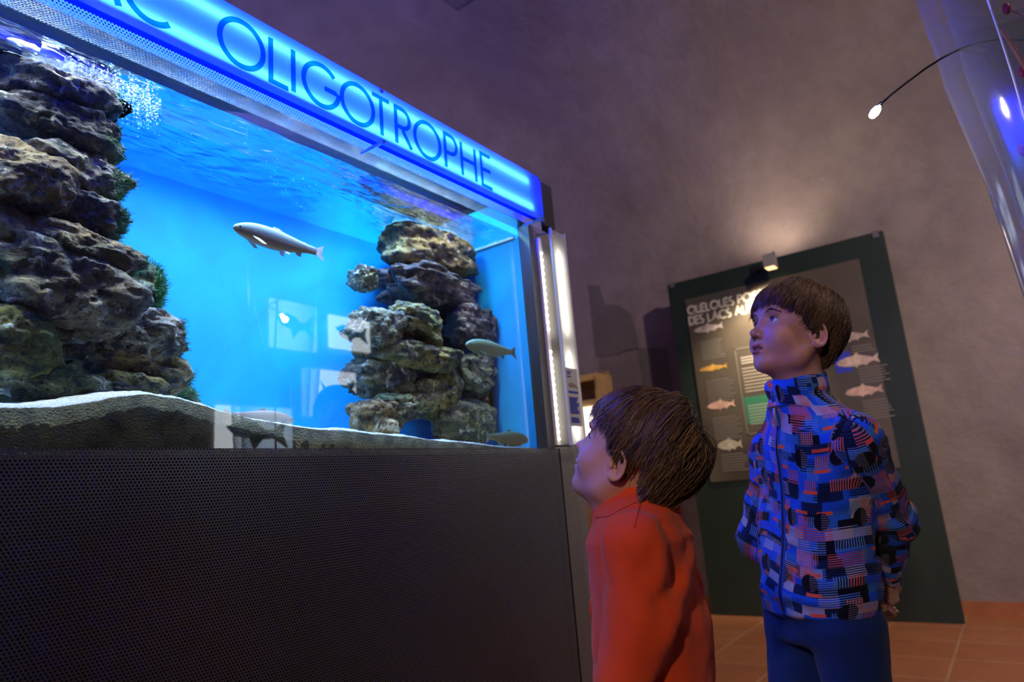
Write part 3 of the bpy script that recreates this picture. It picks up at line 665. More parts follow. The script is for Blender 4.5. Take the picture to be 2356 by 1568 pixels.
def print_fish(name, px, py, L, hc, col, tail=.05):
    y, z = bp_(px, py); pts = [(0,0),(.08,.09),(.25,.15),(.42,.17),(.5,.26),(.56,.17),(.75,.10),(.86,.05),(.99,.16),(.95,0),(1.0,-.14),(.86,-.05),(.74,-.10),(.68,-.17),(.62,-.12),(.5,-.14),(.46,-.2),(.4,-.14),(.2,-.12),(.06,-.07)]
    mb = MB(); mb.prism([(u*L, v*L*hc) for u, v in pts], lambda u, v, t: (BX-.0085-t*.0012, y-u, z+v)); mb.build(name, simple('fish print', col, .5, noise=(30,.3)), PO)
for px, py, L, hc, col in ((1598,762,.20,.75,(.62,.56,.56)),(1610,852,.19,.55,(.75,.45,.10)),(1628,936,.185,.85,(.80,.52,.42)),(1652,1026,.16,1.25,(.55,.52,.42)),
        (1915,783,.20,.8,(.62,.50,.44)),(1925,838,.23,.85,(.80,.62,.52)),(1945,905,.20,.85,(.80,.55,.45))):
    print_fish('printed_fish', px, py, L, hc, col)
def lines(px, py, w, n, mat, st=.0165, name='printed_text'):
    y, z = bp_(px, py); mb = MB()
    for k in range(n): mb.box((BX-.0095, y-w*random.uniform(.75, 1), z-st*k), (BX-.0085, y, z-st*k+.007))
    mb.build(name, mat, PO)
lines(1612,790,.17,8,gt); lines(1625,880,.19,9,gt); lines(1640,965,.19,9,gt); lines(1660,1048,.18,7,gt); lines(1975,850,.17,6,gt); lines(1985,925,.16,7,gt); lines(1960,800,.13,3,gt)
ya, za = bp_(1690,803); yb, zb = bp_(1720,1000); yc = -0.14
fr_ = MB()
for (a0, a1, b0, b1) in ((ya-.008, ya, zb, za), (yc, yc+.008, zb, za), (yc, ya, za-.008, za), (yc, ya, zb, zb+.008)): fr_.box((BX-.0098, a0, b0), (BX-.0085, a1, b1))
fr_.build('frame_line', gt, PO)
lines(1705,825,.30,3,wt,.018); lines(1708,850,.31,8,simple('text', (.60,.56,.46), .5),.021)
yg, zg = bp_(1714,925); MB().box((BX-.0092, yg-.17, zg-.14), (BX-.0085, yg, zg+.03)).build('green_block', simple('green print', (.05,.28,.16), .5), PO)
lines(1722,935,.28,7,simple('text pale', (.45,.50,.42), .5),.019)
yq, zq = bp_(1930,835); MB().box((BX-.0083, yq-.07, zq-.06), (BX-.0080, yq+.02, zq+.06)).build('blue_block', simple('blue print', (.05,.08,.75), .5), PO)
# spot lamp on top of the board
BL = empty('board_lamp', (BX+.02, bp_(1770,600)[0], zt), label='small grey spotlight bracketed on the top edge of the dark board', cat='lamp')
yl_, zl_ = bp_(1772,604, BX-.12)
MB().box((BX-.17, yl_-.035, zl_-.035), (BX-.09, yl_+.03, zl_+.045)).build('lamp_head', simple('grey lamp housing', (.35,.33,.33), .5), BL)
MB().tube([(BX-.10, yl_, zl_+.04), (BX+.0, yl_+.0, zt+.035), (BX+.03, yl_, zt+.001)], .008, 8).build('bracket', MT['darksteel'], BL)
MB().box((BX-.165, yl_-.03, zl_-.040), (BX-.095, yl_+.025, zl_-.034)).build('lamp_lens', simple('amber lens', (.3,.18,.06), .3, emis=(1,.65,.3), es=2.0), BL)
light('board_spot_down', 'SPOT', (BX-.24, yl_, zl_-.04), (BX, yl_+.14, zl_-.40), 75, (1, .78, .52), .02, spot=80, blend=1.0)
light('board_spot_up', 'SPOT', (BX-.02, yl_+.0, zl_+.12), (WX, yl_+.0, zl_+.75), 9, (1, .76, .52), .02, spot=150, blend=1.0)
MB().box((BX-.012, yl_+.09, zl_-.02), (BX, yl_+.15, zl_+.035)).build('junction_box', MT['black'], BL)
# shelf unit glimpsed past the post
SH = empty('shelf_unit', tuple(onX(1345, 940, 3.9)*[1,1,0]), label='warm lit wooden shelf unit glimpsed between the aquarium post and the small boy', cat='shelf')
wood = simple('warm wood', (.50,.33,.16), .5, noise=(8,.2))
p0 = onX(1372, 925, 3.9); p1 = onX(1290, 925, 3.9)
for z in (onX(1345,870,3.9)[2], onX(1350,928,3.9)[2]): MB().box((3.88, p0[1], z-.02), (4.1, p1[1], z+.02)).build('shelf', wood, SH)
MB().box((4.1, p0[1], 0), (4.12, p1[1], onX(1345,850,3.9)[2])).build('back_panel', wood, SH)
MB().box((3.9, p0[1]-.015, 0), (4.12, p0[1], onX(1345,850,3.9)[2]*.98)).build('side_panel', wood, SH)
lbx = MB().box((3.86, p0[1]+.03, onX(1350,1030,3.9)[2]), (4.05, p0[1]+.15, onX(1350,938,3.9)[2])); tag(lbx.build('light_box', simple('lit box', (.9,.9,.85), .5, emis=(1,.9,.72), es=1.6)), 'glowing white box under the warm lit shelf beside the small boy', 'light box')
MB().box((3.86, p0[1]-.01, 0), (4.1, p1[1], onX(1350,1030,3.9)[2])).build('base_cabinet', wood, SH)
light('shelf_spot', 'SPOT', (3.7, p1[1]-.02, 2.1), (3.95, p0[1]+.08, .8), 9, (1, .8, .5), .02, spot=50, blend=.5)
# ------------------------------------------------------------------ gooseneck lamp
lp = atd(2013, 258, 1.39)
GLp = empty('gooseneck_lamp', (2.3, -1.75, 0), label='small glowing lamp on a thin curved black rod above the older boy', cat='lamp')
rodp = [atd(2030,236,1.385), atd(2055,214,1.38), atd(2090,187,1.37), atd(2130,157,1.36), atd(2170,132,1.35), atd(2210,112,1.40), atd(2252,97,1.47), atd(2300,90,1.57), atd(2370,92,1.72), atd(2440,105,1.88), atd(2500,140,2.02)]
MB().tube(rodp, .0022, 8).build('rod', MT['black'], GLp, True)
e_ = rodp[-1]; MB().tube([e_, (e_[0], e_[1], .02)], .006, 10).tube([(e_[0], e_[1], .02), (e_[0], e_[1], 0)], .12, 24).build('pole', MT['black'], GLp, True)
dirl = Vector(lp) - Vector(atd(2030,236,1.385)); dirl.normalize()
MB().tube([Vector(atd(2030,236,1.385)), Vector(atd(2030,236,1.385))+dirl*.008], .005, 12).build('lamp_collar', simple('chrome', (.8,.8,.8), .15, 1), GLp, True)
c0 = Vector(lp)
MB().tube([c0-dirl*.013, c0-dirl*.010, c0, c0+dirl*.010, c0+dirl*.013], [.003, .0065, .0085, .0065, .003], 16).build('bulb', simple('glowing bulb', (1,1,1), .3, emis=(1,.90,.72), es=90), GLp, True)
light('gooseneck_light', 'POINT', tuple(c0+dirl*.02), tuple(c0+Vector((0,0,-1))), 1.5, (1,.84,.64), .011)
# ------------------------------------------------------------------ acrylic display cone at the right picture edge
DC = empty('display_cone', (1.78, -1.50, 0), label='clear acrylic display cover on a pedestal at the right edge of the picture', cat='display case')
m, nt, out = newmat('clear acrylic')
lw = nd(nt, 'LayerWeight', Blend=.55).outputs['Facing']
t = nd(nt, 'BsdfTransparent', Color=(.80,.84,.88)); g = nd(nt, 'BsdfGlossy', Roughness=.12, Color=(.9,.95,1)); df = nd(nt, 'BsdfDiffuse', Color=(.5,.55,.6))
mg = nd(nt, 'MixShader', Fac=.35, _1=g.outputs[0], _2=df.outputs[0])
mx = nd(nt, 'MixShader', Fac=mth(nt, 'MULTIPLY', mth(nt, 'POWER', lw, 1.6), .75), _1=t.outputs[0], _2=mg.outputs[0]); nt.links.new(mx.outputs[0], out.inputs[0])
cc = atd(2500, 300, 1.34)
prof = []
for py in (-160, 0, 95, 271, 367, 500, 665, 760):
    px = {-160: 2232, 0: 2247, 95: 2252, 271: 2283, 367: 2302, 500: 2325, 665: 2358, 760: 2380}[py]
    e = atd(px, py, 1.33); prof.append((math.hypot(e[0]-cc[0], e[1]-cc[1])*.985, e[2]))
MB().lathe(prof, cc, 48).build('acrylic_cover', m, DC, True)
inn = [(r*.80, z) for r, z in prof]; MB().lathe(inn, cc, 40).build('inner_cover', m, DC, True)
zb_ = prof[-1][1]
MB().tube([atd(2268,-40,1.31), atd(2273,0,1.31), atd(2302,85,1.31), atd(2331,175,1.31), atd(2358,271,1.31), atd(2390,400,1.31)], .0022, 8).build('highlight_strip', simple('highlight white', (.9,.88,.82), .3, 0.0), DC, True)  # thin white rod added to imitate a highlight line on the cover
MB().box((cc[0]-.17, cc[1]-.17, 0), (cc[0]+.17, cc[1]+.17, zb_)).build('pedestal', MT['darksteel'], DC)
FL = MB().tube([(cc[0], cc[1], zb_), (cc[0]-.03, cc[1]+.04, zb_+.4), (cc[0]-.05, cc[1]+.09, zb_+.62)], .004, 8)
tag(FL.build('twig', simple('orange twig', (.6,.22,.08), .6)), 'orange and red twig inside the clear display cover', 'twig')
for k, (px, py) in enumerate(((2352,165),(2350,345),(2316,20))):
    q = atd(px, py, 1.42); tag(MB().ball(q, .008, 10, 8, (1, 1, 1.6)).tube([q, (cc[0]-.01, cc[1]+.02, q[2]-.05)], .0012, 6).build('red_berry', simple('red berry', (.55,.03,.05), .4), None, True),
        ['red berry on a stalk inside the clear cover, middle one', 'dark red berry lowest inside the clear cover', 'red berry highest inside the clear cover'][k], 'berry', 'berries in the display cover')
# ------------------------------------------------------------------ lit fish pictures on the right wall (mirrored in the glass)
WR = -2.9
def vir(px, py):  # the spot on the right wall whose mirror image in the pane falls there
    r = ray(px, py); Y = 2*0.03 - (WR+.03); t = (Y - CPOS[1])/r[1]; p = CPOS + r*t; return p[0], p[2]
bl = simple('blue fish silhouette', (.05,.16,.5), .5)
def picture(quad, fish, label):
    q = [vir(*p) for p in quad]; xs = [p[0] for p in q]; zs = [p[1] for p in q]
    x0, x1, z0, z1 = min(xs), max(xs), min(zs), max(zs)
    r = empty('lit_picture', ((x0+x1)/2, WR, z0), 0, label, 'lit picture', 'lit fish pictures on the right wall')
    MB().box((x0, WR, z0), (x1, WR+.03, z1)).build('light_box', simple('white lit picture', (.9,.9,.9), .5, emis=(.86,.93,1), es=5.0), r)
    w, h = x1-x0, z1-z0
    mb = MB(); mb.prism([(x0+w*u, z0+h*v) for u, v in fish], lambda u, v, t: (u, WR+.0305+t*.002, v)); mb.build('fish_silhouette', bl, r)
fa = [(.10,.62),(.30,.74),(.50,.70),(.62,.58),(.75,.60),(.92,.80),(.86,.52),(.94,.22),(.72,.42),(.58,.40),(.46,.20),(.40,.42),(.22,.46)]
fb = [(.28,.78),(.40,.60),(.58,.56),(.74,.66),(.95,.84),(.99,.72),(.80,.50),(.99,.40),(.97,.22),(.76,.34),(.60,.40),(.50,.30),(.34,.12),(.38,.42)]
picture([(625,700),(725,705),(730,803),(625,795)], fa, 'white lit picture with a blue fish, mirrored in the glass under the bright spot')
picture([(762,730),(850,740),(850,800),(762,797)], fa, 'white lit picture mirrored in the glass, nearest the right rock pile')
picture([(700,848),(818,858),(818,958),(705,955)], fb, 'white lit picture with a diving blue fish, mirrored beside the right rocks')
picture([(500,945),(672,940),(672,1060),(500,1060)], fa, 'lowest lit picture, mirrored over the sand in the glass')
# ================================================================== signed-distance sculpting
def sph(P, c, r): return np.linalg.norm(P - c, axis=1) - r
def ell(P, c, r, R=None):
    q = P - np.asarray(c)
    if R is not None: q = q @ R
    r = np.asarray(r, float); k0 = np.linalg.norm(q/r, axis=1); k1 = np.linalg.norm(q/(r*r), axis=1)
    return k0*(k0-1.0)/np.maximum(k1, 1e-9)
def cone(P, a, b, ra, rb):
    a = np.asarray(a, float); b = np.asarray(b, float); ba = b-a; h = np.clip((P-a) @ ba/(ba @ ba), 0, 1)
    return np.linalg.norm(P - a - h[:, None]*ba, axis=1) - (ra + (rb-ra)*h)
def smin(a, b, k):
    h = np.maximum(k - np.abs(a-b), 0)/k; return np.minimum(a, b) - h*h*k*.25
def smax(a, b, k): return -smin(-a, -b, k)
def chain(P, pts, rs, k=0.01):
    d = cone(P, pts[0], pts[1], rs[0], rs[1])
    for i in range(1, len(pts)-1): d = smin(d, cone(P, pts[i], pts[i+1], rs[i], rs[i+1]), k)
    return d
def tess(f, lo, hi, h, n=16, pad=1.15):
    """sparse surface nets: returns vertices, quads"""
    lo = np.array(lo, float); hi = np.array(hi, float); nb = np.ceil((hi-lo)/(h*n)).astype(int)
    bi = np.stack(np.meshgrid(*[np.arange(k) for k in nb], indexing='ij'), -1).reshape(-1, 3)
    cen = lo + (bi+.5)*h*n; d = f(cen); bi = bi[np.abs(d) < h*n*.87*pad+.004]
    G = nb*n + 2; off = np.stack(np.meshgrid(*[np.arange(n+1)]*3, indexing='ij'), -1).reshape(-1, 3)
    gid = lambda I: (I[..., 0]*G[1] + I[..., 1])*G[2] + I[..., 2]
    vid = []; vp = []; quads = []
    cor = [(i, j, k) for i in (0, 1) for j in (0, 1) for k in (0, 1)]
    edges = [(a, b) for a in range(8) for b in range(a+1, 8) if sum(x != y for x, y in zip(cor[a], cor[b])) == 1]
    for s in range(0, len(bi), 40):
        B = bi[s:s+40]; base = B[:, None, :]*n; I = base + off[None]
        Vv = f((lo + I*h).reshape(-1, 3)).reshape(len(B), n+1, n+1, n+1)
        sg = Vv < 0
        cv = [Vv[:, i:n+i, j:n+j, k:n+k] for i, j, k in cor]; cs = [c < 0 for c in cv]; sm = sum(c.astype(int) for c in cs)
        act = (sm > 0) & (sm < 8); w = np.argwhere(act)
        if len(w):
            vals = np.stack([c[act] for c in cv], 1); acc = np.zeros((len(w), 3)); cnt = np.zeros(len(w)); ca = np.array(cor, float)
            for a, b in edges:
                va, vb = vals[:, a], vals[:, b]; m = (va < 0) != (vb < 0); t = np.where(m, va/np.where(m, va-vb, 1), 0)
                acc += m[:, None]*(ca[a] + t[:, None]*(ca[b]-ca[a])); cnt += m
            gi = B[w[:, 0]]*n + w[:, 1:]
            vid.append(gid(gi)); vp.append(lo + (gi + acc/cnt[:, None])*h)
        for ax in range(3):
            o1, o2 = [(1, 2), (2, 0), (0, 1)][ax]
            sl0 = [slice(0, n)]*3; sl1 = list(sl0); sl1[ax] = slice(1, n+1)
            a0 = sg[(slice(None), *sl0)]; a1 = sg[(slice(None), *sl1)]; e = np.argwhere(a0 != a1)
            if not len(e): continue
            st = a0[tuple(e.T)]; gi = B[e[:, 0]]*n + e[:, 1:]
            u = np.zeros(3, int); u[o1] = 1; v = np.zeros(3, int); v[o2] = 1
            q = np.stack([gid(gi-u-v), gid(gi-v), gid(gi), gid(gi-u)], 1)
            q[~st] = q[~st][:, ::-1]; ok = ((gi-u-v) >= 0).all(1); quads.append(q[ok])
    vid = np.concatenate(vid); vp = np.concatenate(vp); q = np.concatenate(quads)
    o = np.argsort(vid); vid = vid[o]; vp = vp[o]; ix = np.searchsorted(vid, q); ix = np.clip(ix, 0, len(vid)-1)
    ok = (vid[ix] == q).all(1); return vp, ix[ok]
def grad(f, P, e=.0008):
    g = np.stack([f(P+np.eye(3)[i]*e) - f(P-np.eye(3)[i]*e) for i in range(3)], 1); return g/np.maximum(np.linalg.norm(g, axis=1), 1e-9)[:, None]
def hitpx(f, px, py, t0=.6, t1=2.2):
    """nearest point of the surface f seen by the camera at that picture position (to lay seams where they are sewn)"""
    r = ray(px, py); ts = np.arange(t0, t1, .001); P = CPOS + ts[:, None]*r; d = f(P); i = np.argmax(d < 0)
    return P[i] if d[i] < 0 else None
def basis(yaw, pitch, roll):
    y, p, r = map(math.radians, (yaw, pitch, roll))
    f = np.array([math.cos(y)*math.cos(p), math.sin(y)*math.cos(p), math.sin(p)]); l = np.array([-math.sin(y), math.cos(y), 0]); u = np.cross(f, l)
    l2 = l*math.cos(r)+u*math.sin(r); return np.stack([f, l2, np.cross(f, l2)])
# ------------------------------------------------------------------ the head, local frame: x nose, y left ear, z crown
SKC, SKR = np.array([-.014, 0, .042]), np.array([.099, .073, .084])
def head_fn(o):
    ez = o['eye_z']; ex = o['eye_x']; op = o['mouth']; er = .0125
    EC = [np.array([ex-er, s*.030, ez]) for s in (1, -1)]
    ear = o['ear']
    def f(P):
        Q = P.copy(); Q[:, 1] = np.abs(Q[:, 1])      # the face is mirrored left / right
        d = ell(P, SKC, SKR)
        d = smin(d, ell(P, (.030, 0, -.016), (.053, .055, .066)), .03)
        d = smin(d, cone(Q, (.000, .049, -.036), (.014, .043, -.060), .017, .015), .03)
        d = smin(d, cone(Q, (.014, .043, -.060), (.062, .009, -.079), .015, .0135), .028)
        d = smin(d, sph(P, (.064, 0, -.078), .0150), .018)
        d = smin(d, ell(Q, (.050, .033, -.028), (.029, .024, .028)), .022)
        d = smin(d, ell(Q, (.068, .024, .033+ (ez-.008)), (.016, .022, .011)), .016)
        d = smax(d, -ell(Q, (ex+.010, .031, ez+.001), (.017, .019, .0125)), .013)
        nz = o['nose']
        d = smin(d, cone(P, (.076, 0, .012), (nz[0]-.010, 0, nz[1]+.002), .0060, .0080), .012)
        d = smin(d, sph(P, (nz[0]-.0076, 0, nz[1]), .0076), .007)
        d = smin(d, sph(Q, (nz[0]-.017, .0098, nz[1]-.004), .0062), .006)
        d = smax(d, -ell(Q, (nz[0]-.0125, .0052, nz[1]-.0095), (.0042, .0026, .0035)), .0025)
        ml = o['lip']   # mouth line height
        d = smin(d, ell(P, (.072, 0, ml), (.0135, .022, .017)), .014)
        d = smin(d, ell(Q, (o['lipx']-.0080, .0055, ml+.0052+op), (.0070, .0125, .0038)), .0045)
        d = smin(d, ell(P, (o['lipx']-.0095, 0, ml-.0058-op), (.0074, .0142, .0046)), .0045)
        d = smax(d, -ell(P, (o['lipx']-.006, 0, ml), (.017, .0195, .0010+op)), .0022)
        d = smax(d, -ell(P, (o['lipx']+.001, 0, ml-.0185), (.010, .018, .0060)), .010)
        for c in EC[:1]:
            d = np.maximum(d, -sph(Q, c, er))
            lid = smax(np.abs(sph(Q, c, er+.0009))-.0011, -ell(Q, (ex-.001, .0305, ez-.0005), (.016, .0130, .0060)), .0012)
            lid = np.maximum(lid, -(Q[:, 0]-(ex-.017))); d = smin(d, lid, .0028)
            crease = ell(Q, (ex-.003, .031, ez+.0095), (.010, .0135, .0011)); d = smax(d, -crease, .003)
        # ears
        ec = np.asarray(ear); t = math.radians(o.get('ear_out', 18)); tl = math.radians(-12)
        A = np.array([math.cos(t), -math.sin(t), 0]); Bv = np.array([math.sin(t), math.cos(t), 0]); Z = np.array([0, 0, 1.0])
        A2 = A*math.cos(tl) + Z*math.sin(tl); Z2 = Z*math.cos(tl) - A*math.sin(tl)
        q = Q - ec; a = q @ A2; b = q @ Bv; z = q @ Z2; E = np.stack([a, b, z], 1)
        e = ell(E, (0, -.003, 0), (.0175, .0050, .0275))
        ring = np.sqrt((np.sqrt((a/.63)**2 + z*z) - .0255)**2*.55 + (b-.0018)**2) - .0030
        rim = np.maximum(ring, (a-.010)); e = smin(e, rim, .002)
        e = smax(e, -ell(E, (.002, .0040, .001), (.0110, .0078, .0175)), .003)
        e = smin(e, ell(E, (-.0045, .0005, -.002), (.0022, .0026, .0125)), .003)
        e = smin(e, ell(E, (.0075, .000, -.004), (.0030, .0038, .0055)), .003)
        e = smin(e, ell(E, (.005, -.001, -.0225), (.0075, .0040, .0080)), .004)
        d = smin(d, e, .0045)
        return d
    return f, EC, er
def head_col(P, o, base, lipc):
    Q = P.copy(); Q[:, 1] = np.abs(Q[:, 1]); C = np.tile(np.array(base), (len(P), 1))
    ml = o['lip']; op = o['mouth']
    du = ell(Q, (o['lipx']-.0070, .0045, ml+.0048+op), (.0090, .0125, .0040)); dl = ell(P, (o['lipx']-.0090, 0, ml-.0054-op), (.0090, .0138, .0045))
    w = np.clip(.5 - np.minimum(du, dl)/.0012, 0, 1)[:, None]; C = C*(1-w) + np.array(lipc)*w
    for c, r, am, t in (((.055, .040, -.030), .026, .35, (.62, .25, .20)), ((.098, 0, -.020), .012, .25, (.62, .27, .22)), (tuple(o['ear']), .026, .4, (.62, .25, .20))):
        w = (np.clip(1 - np.linalg.norm(Q-np.array(c), axis=1)/r, 0, 1)**.7*am)[:, None]; C = C*(1-w) + np.array(t)*w
    w = (np.clip(1-np.abs(ell(Q, (o['eye_x']-.003, .030, o['eye_z']), (.01, .0135, .0058)))/.0022, 0, 1)*.35)[:, None]; C = C*(1-w) + np.array((.35, .16, .13))*w
    return C
# colour-attribute materials
def attrmat(name, rough, sss=0.0, spec=.4, bump=None, sheen=0.0):
    m, nt, out = newmat(name); c = nd(nt, 'Attribute', {'attribute_name': 'Col'}).outputs['Color']
    b = nd(nt, 'BsdfPrincipled', Base_Color=c, Roughness=rough); b.inputs['Specular IOR Level'].default_value = spec
    if sss:
        b.inputs['Subsurface Weight'].default_value = sss; b.inputs['Subsurface Radius'].default_value = (.008, .003, .0015); b.inputs['Subsurface Scale'].default_value = 1.0
    if sheen: b.inputs['Sheen Weight'].default_value = sheen
    if bump:
        n = nd(nt, 'TexNoise', Vector=nd(nt, 'TexCoord').outputs['Object'], Scale=bump[0], Detail=4.0).outputs[0]
        bp = nd(nt, 'Bump', Height=n, Strength=bump[1], Distance=.002); nt.links.new(bp.outputs[0], b.inputs['Normal'])
    nt.links.new(b.outputs[0], out.inputs[0]); return m
MT['skin'] = attrmat('skin', .48, .12, .4, (300, .12)); MT['hair'] = attrmat('hair strands', .42, 0, .5)
MT['eyeball'] = attrmat('eyeball', .06, 0, .6)
def strands(name, pts, rad, col, parent):
    """pts (n,k,3) world"""
    n, k, _ = pts.shape; T = np.gradient(pts, axis=1); T /= np.maximum(np.linalg.norm(T, axis=2, keepdims=True), 1e-9)
    a = np.cross(T, np.array([.31, .52, .79])); a /= np.maximum(np.linalg.norm(a, axis=2, keepdims=True), 1e-9); b = np.cross(T, a)
    rr = (np.asarray(rad)[None, :, None] if np.ndim(rad) == 1 else rad)
    ring = [pts + (a*math.cos(w) + b*math.sin(w))*rr for w in (0, 2.094, 4.189)]
    V = np.stack(ring, 2).reshape(-1, 3); base = (np.arange(n)[:, None]*k + np.arange(k-1)[None]).reshape(-1)*3
    F = np.concatenate([np.stack([base+i, base+(i+1) % 3, base+3+(i+1) % 3, base+3+i], 1) for i in range(3)])
    C = np.repeat(col, k*3, axis=0); return mesh_np(name, V, F, MT['hair'], parent, True, col=C)
def make_head(tagp, person, body_extra, Hc, yaw, pitch, roll, s, o, base, lipc, iris, look):
    R = basis(yaw, pitch, roll); f0, EC, er = head_fn(o)
    toL = lambda P: (P-Hc) @ R.T/s; toW = lambda L: Hc + (L*s) @ R
    def f(P): return f0(toL(P))*s
    def ball(i, name):
        c = EC[i]; V, F = icos(4); nrm = V @ np.array(look)/np.linalg.norm(look)
        C = np.tile([.62, .60, .60], (len(V), 1)); C[nrm > math.cos(math.asin(.0060/er))] = iris; C[nrm > math.cos(math.asin(.0026/er))] = (.003, .003, .003)
        C[(np.abs(nrm-math.cos(math.asin(.0060/er))) < .006)] = np.array(iris)*.35
        V2 = V*er*.985 + c; return mesh_np(name, toW(V2), F, MT['eyeball'], person, True, col=C)
    ball(0, 'eye'); ball(1, 'eye')
    if o['mouth'] > .001:
        tb = MB(); ml = o['lip']
        for i in range(-3, 4):
            c = np.array([o['lipx']-.0105-.0011*i*i, i*.0046, ml+.0030+o['mouth']*.3]); tb.ball((0, 0, 0), 1, 8, 6); nn = 8*5+2
            for k in range(nn):
                v = np.array(tb.v[-nn+k])*[.0018, .0022, .0030]; tb.v[-nn+k] = tuple(toW((c+v)[None])[0])
        tb.build('teeth', simple('teeth', (.62, .60, .55), .25), person, True)
    # eyebrows and lashes
    br = []; la = []
    for sgn in (1, -1):
        for i in range(105):
            t = RNG.random(); y = .015 + .033*t; z = o['brow'] + .0055*math.sin(min(t*1.35, 1)*math.pi*.75) - .004*max(0, t-.6)/.4 + RNG.normal(0, .0014*(1.2-t)); x = .1
            xs = np.linspace(.05, .11, 121); pp = np.stack([xs, np.full(121, y), np.full(121, z)], 1); dd = f0(pp); ix = np.where(dd > 0)[0]; x = xs[ix[0]] if len(ix) else .085
            p0 = np.array([x-.0005, sgn*y, z]); d = np.array([-.25, sgn*.9, .25-.5*t]); d /= np.linalg.norm(d)
            br.append(np.stack([p0 + d*L_ + np.array([.0009, 0, 0])*math.sin(L_/.007*3.1) for L_ in np.linspace(0, .0065, 4)]))
        for i in range(34):
            t = i/33; a = math.pi*(1-t); c = np.array([o['eye_x']-.0005-.004*abs(t-.5), sgn*(.0305+.0122*math.cos(a)), o['eye_z']-.0005+.0050*math.sin(a)])
            c[0] -= .0065*abs(math.cos(a))**2
            out = np.array([.8, sgn*.35*math.cos(a), .25]); la.append(np.stack([c + out*q + np.array([0, 0, 1])*q*q*60 for q in np.linspace(0, .0058, 4)]))
    br = np.array(br); la = np.array(la); sh = br.shape
    strands('eyebrows', toW(br.reshape(-1, 3)).reshape(sh), np.array([.0003, .00032, .00025, .0001])*.9, np.tile(o['haircol'][0], (len(br), 1))*.7, person)
    strands('eyelashes', toW(la.reshape(-1, 3)).reshape(la.shape), np.array([.00028, .00022, .00015, .00006]), np.tile((.01, .008, .006), (len(la), 1)), person)
    return f, toL, toW
def make_hair(person, toW, s, o, n):
    crown = np.array(o['crown']); crown /= np.linalg.norm(crown)
    az = [0, 25, 50, 68, 80, 98, 112, 130, 155, 180]
    hl = np.array(o['hairline']); cut = np.array(o['cut']); th = np.array(o['thick'])
    phi = lambda P: np.degrees(np.arctan2(np.abs(P[:, 1]), P[:, 0]-SKC[0]+.014))
    # roots
    D = RNG.normal(0, 1, (n*4, 3)); D /= np.linalg.norm(D, axis=1)[:, None]; P = SKC + D*SKR
    ok = P[:, 2] > np.interp(phi(P), az, hl); P = P[ok][:n]; N = len(P)
    nrm = lambda X: (lambda g: g/np.linalg.norm(g, axis=1)[:, None])((X-SKC)/SKR**2)
    layer = RNG.random(N)**.8
    K = o.get('steps', 15); st = o.get('step', .0075); pts = [P.copy()]; X = P.copy() + nrm(P)*.001
    alive = np.ones(N, bool); cutn = RNG.normal(0, o.get('jag', .006), N) + .010*vnoise(P*55, 3)
    swirl = o.get('swirl', .35); lenr = RNG.uniform(.75, 1.15, N); sweep = np.array(o.get('sweep', (0, 0, 0)))
    wob1 = np.stack([vnoise(P*38, 21), vnoise(P*38, 22), vnoise(P*38, 23)], 1); wob2 = np.stack([vnoise(P*120, 31), vnoise(P*120, 32), vnoise(P*120, 33)], 1)
    lives = []
    for k in range(K):
        nn = nrm(X); away = -(crown[None] - (nn @ crown)[:, None]*nn); away /= np.maximum(np.linalg.norm(away, axis=1), .15)[:, None]
        sw = np.cross(nn, away); tt = k/K
        g = np.array([0, 0, -1.0]); down = g - nn*np.minimum(nn @ g, 0)[:, None]
        d = away*(1-.55*tt) + sw*swirl*(1-tt) + down*(.25 + .9*tt) + sweep*(1-tt*.5) + wob1*o.get('wave', .35) + wob2*.18
        d /= np.linalg.norm(d, axis=1)[:, None]; Xn = X + d*(st*lenr)[:, None]
        tgt = (.0015 + layer*np.interp(phi(Xn), az, th)*np.clip((k+1)/4, 0, 1)); dd = ell(Xn, SKC, SKR); nn = nrm(Xn)
        over = dd - tgt; fac = np.where(over < 0, 1.0, np.where(Xn[:, 2] > -.005, .55, .10)); Xn = Xn - nn*(over*fac)[:, None]
        low = Xn[:, 2] < np.interp(phi(Xn), az, cut) + cutn
        alive &= ~low; lives.append(alive.copy()); X = np.where(alive[:, None], Xn, X + (Xn-X)*.04); pts.append(X.copy())
    pts = np.stack(pts, 1)
    # clumps
    G = RNG.choice(N, max(60, N//16), replace=False); near = np.zeros(N, int)
    for a in range(0, N, 2000): near[a:a+2000] = G[np.argmin(((P[a:a+2000, None]-P[G][None])**2).sum(2), 1)]
    w = (np.linspace(0, 1, K+1)**1.2*o.get('clump', .55))[None, :, None]; pts = pts*(1-w) + (pts[near] + (pts[:, :1]-pts[near][:, :1])*.25)*w
    pts = pts + RNG.normal(0, .0006, pts.shape)*np.linspace(.2, 1, K+1)[None, :, None]
    for k in range(K): pts[:, k+1] = np.where(lives[k][:, None], pts[:, k+1], pts[:, k] + (pts[:, k]-pts[:, max(k-1, 0)])*.12)
    c0, c1 = np.array(o['haircol'][0]), np.array(o['haircol'][1]); t = np.clip(.5 + .5*vnoise(P*70, 44) + RNG.normal(0, .25, N), 0, 1)**1.3
    C = c0 + (c1-c0)*t[:, None]
    r = np.linspace(1, 0, K+1)**.6; r = (.00016 + .00042*r)*o.get('fat', 1.0)
    # underlay cap
    V, F = icos(5); V = SKC + V*(SKR+.0035); keep = V[:, 2] > np.interp(phi(V), az, hl)+.004; F = F[keep[F].all(1)]
    cap = mesh_np('hair', toW(V), F, simple('hair underlay', tuple(c0*.35), .8), person)
    strands('hair_strands', toW(pts.reshape(-1, 3)).reshape(pts.shape), r*s, C, cap)
    cap['label'] = o['hairlabel']; return cap
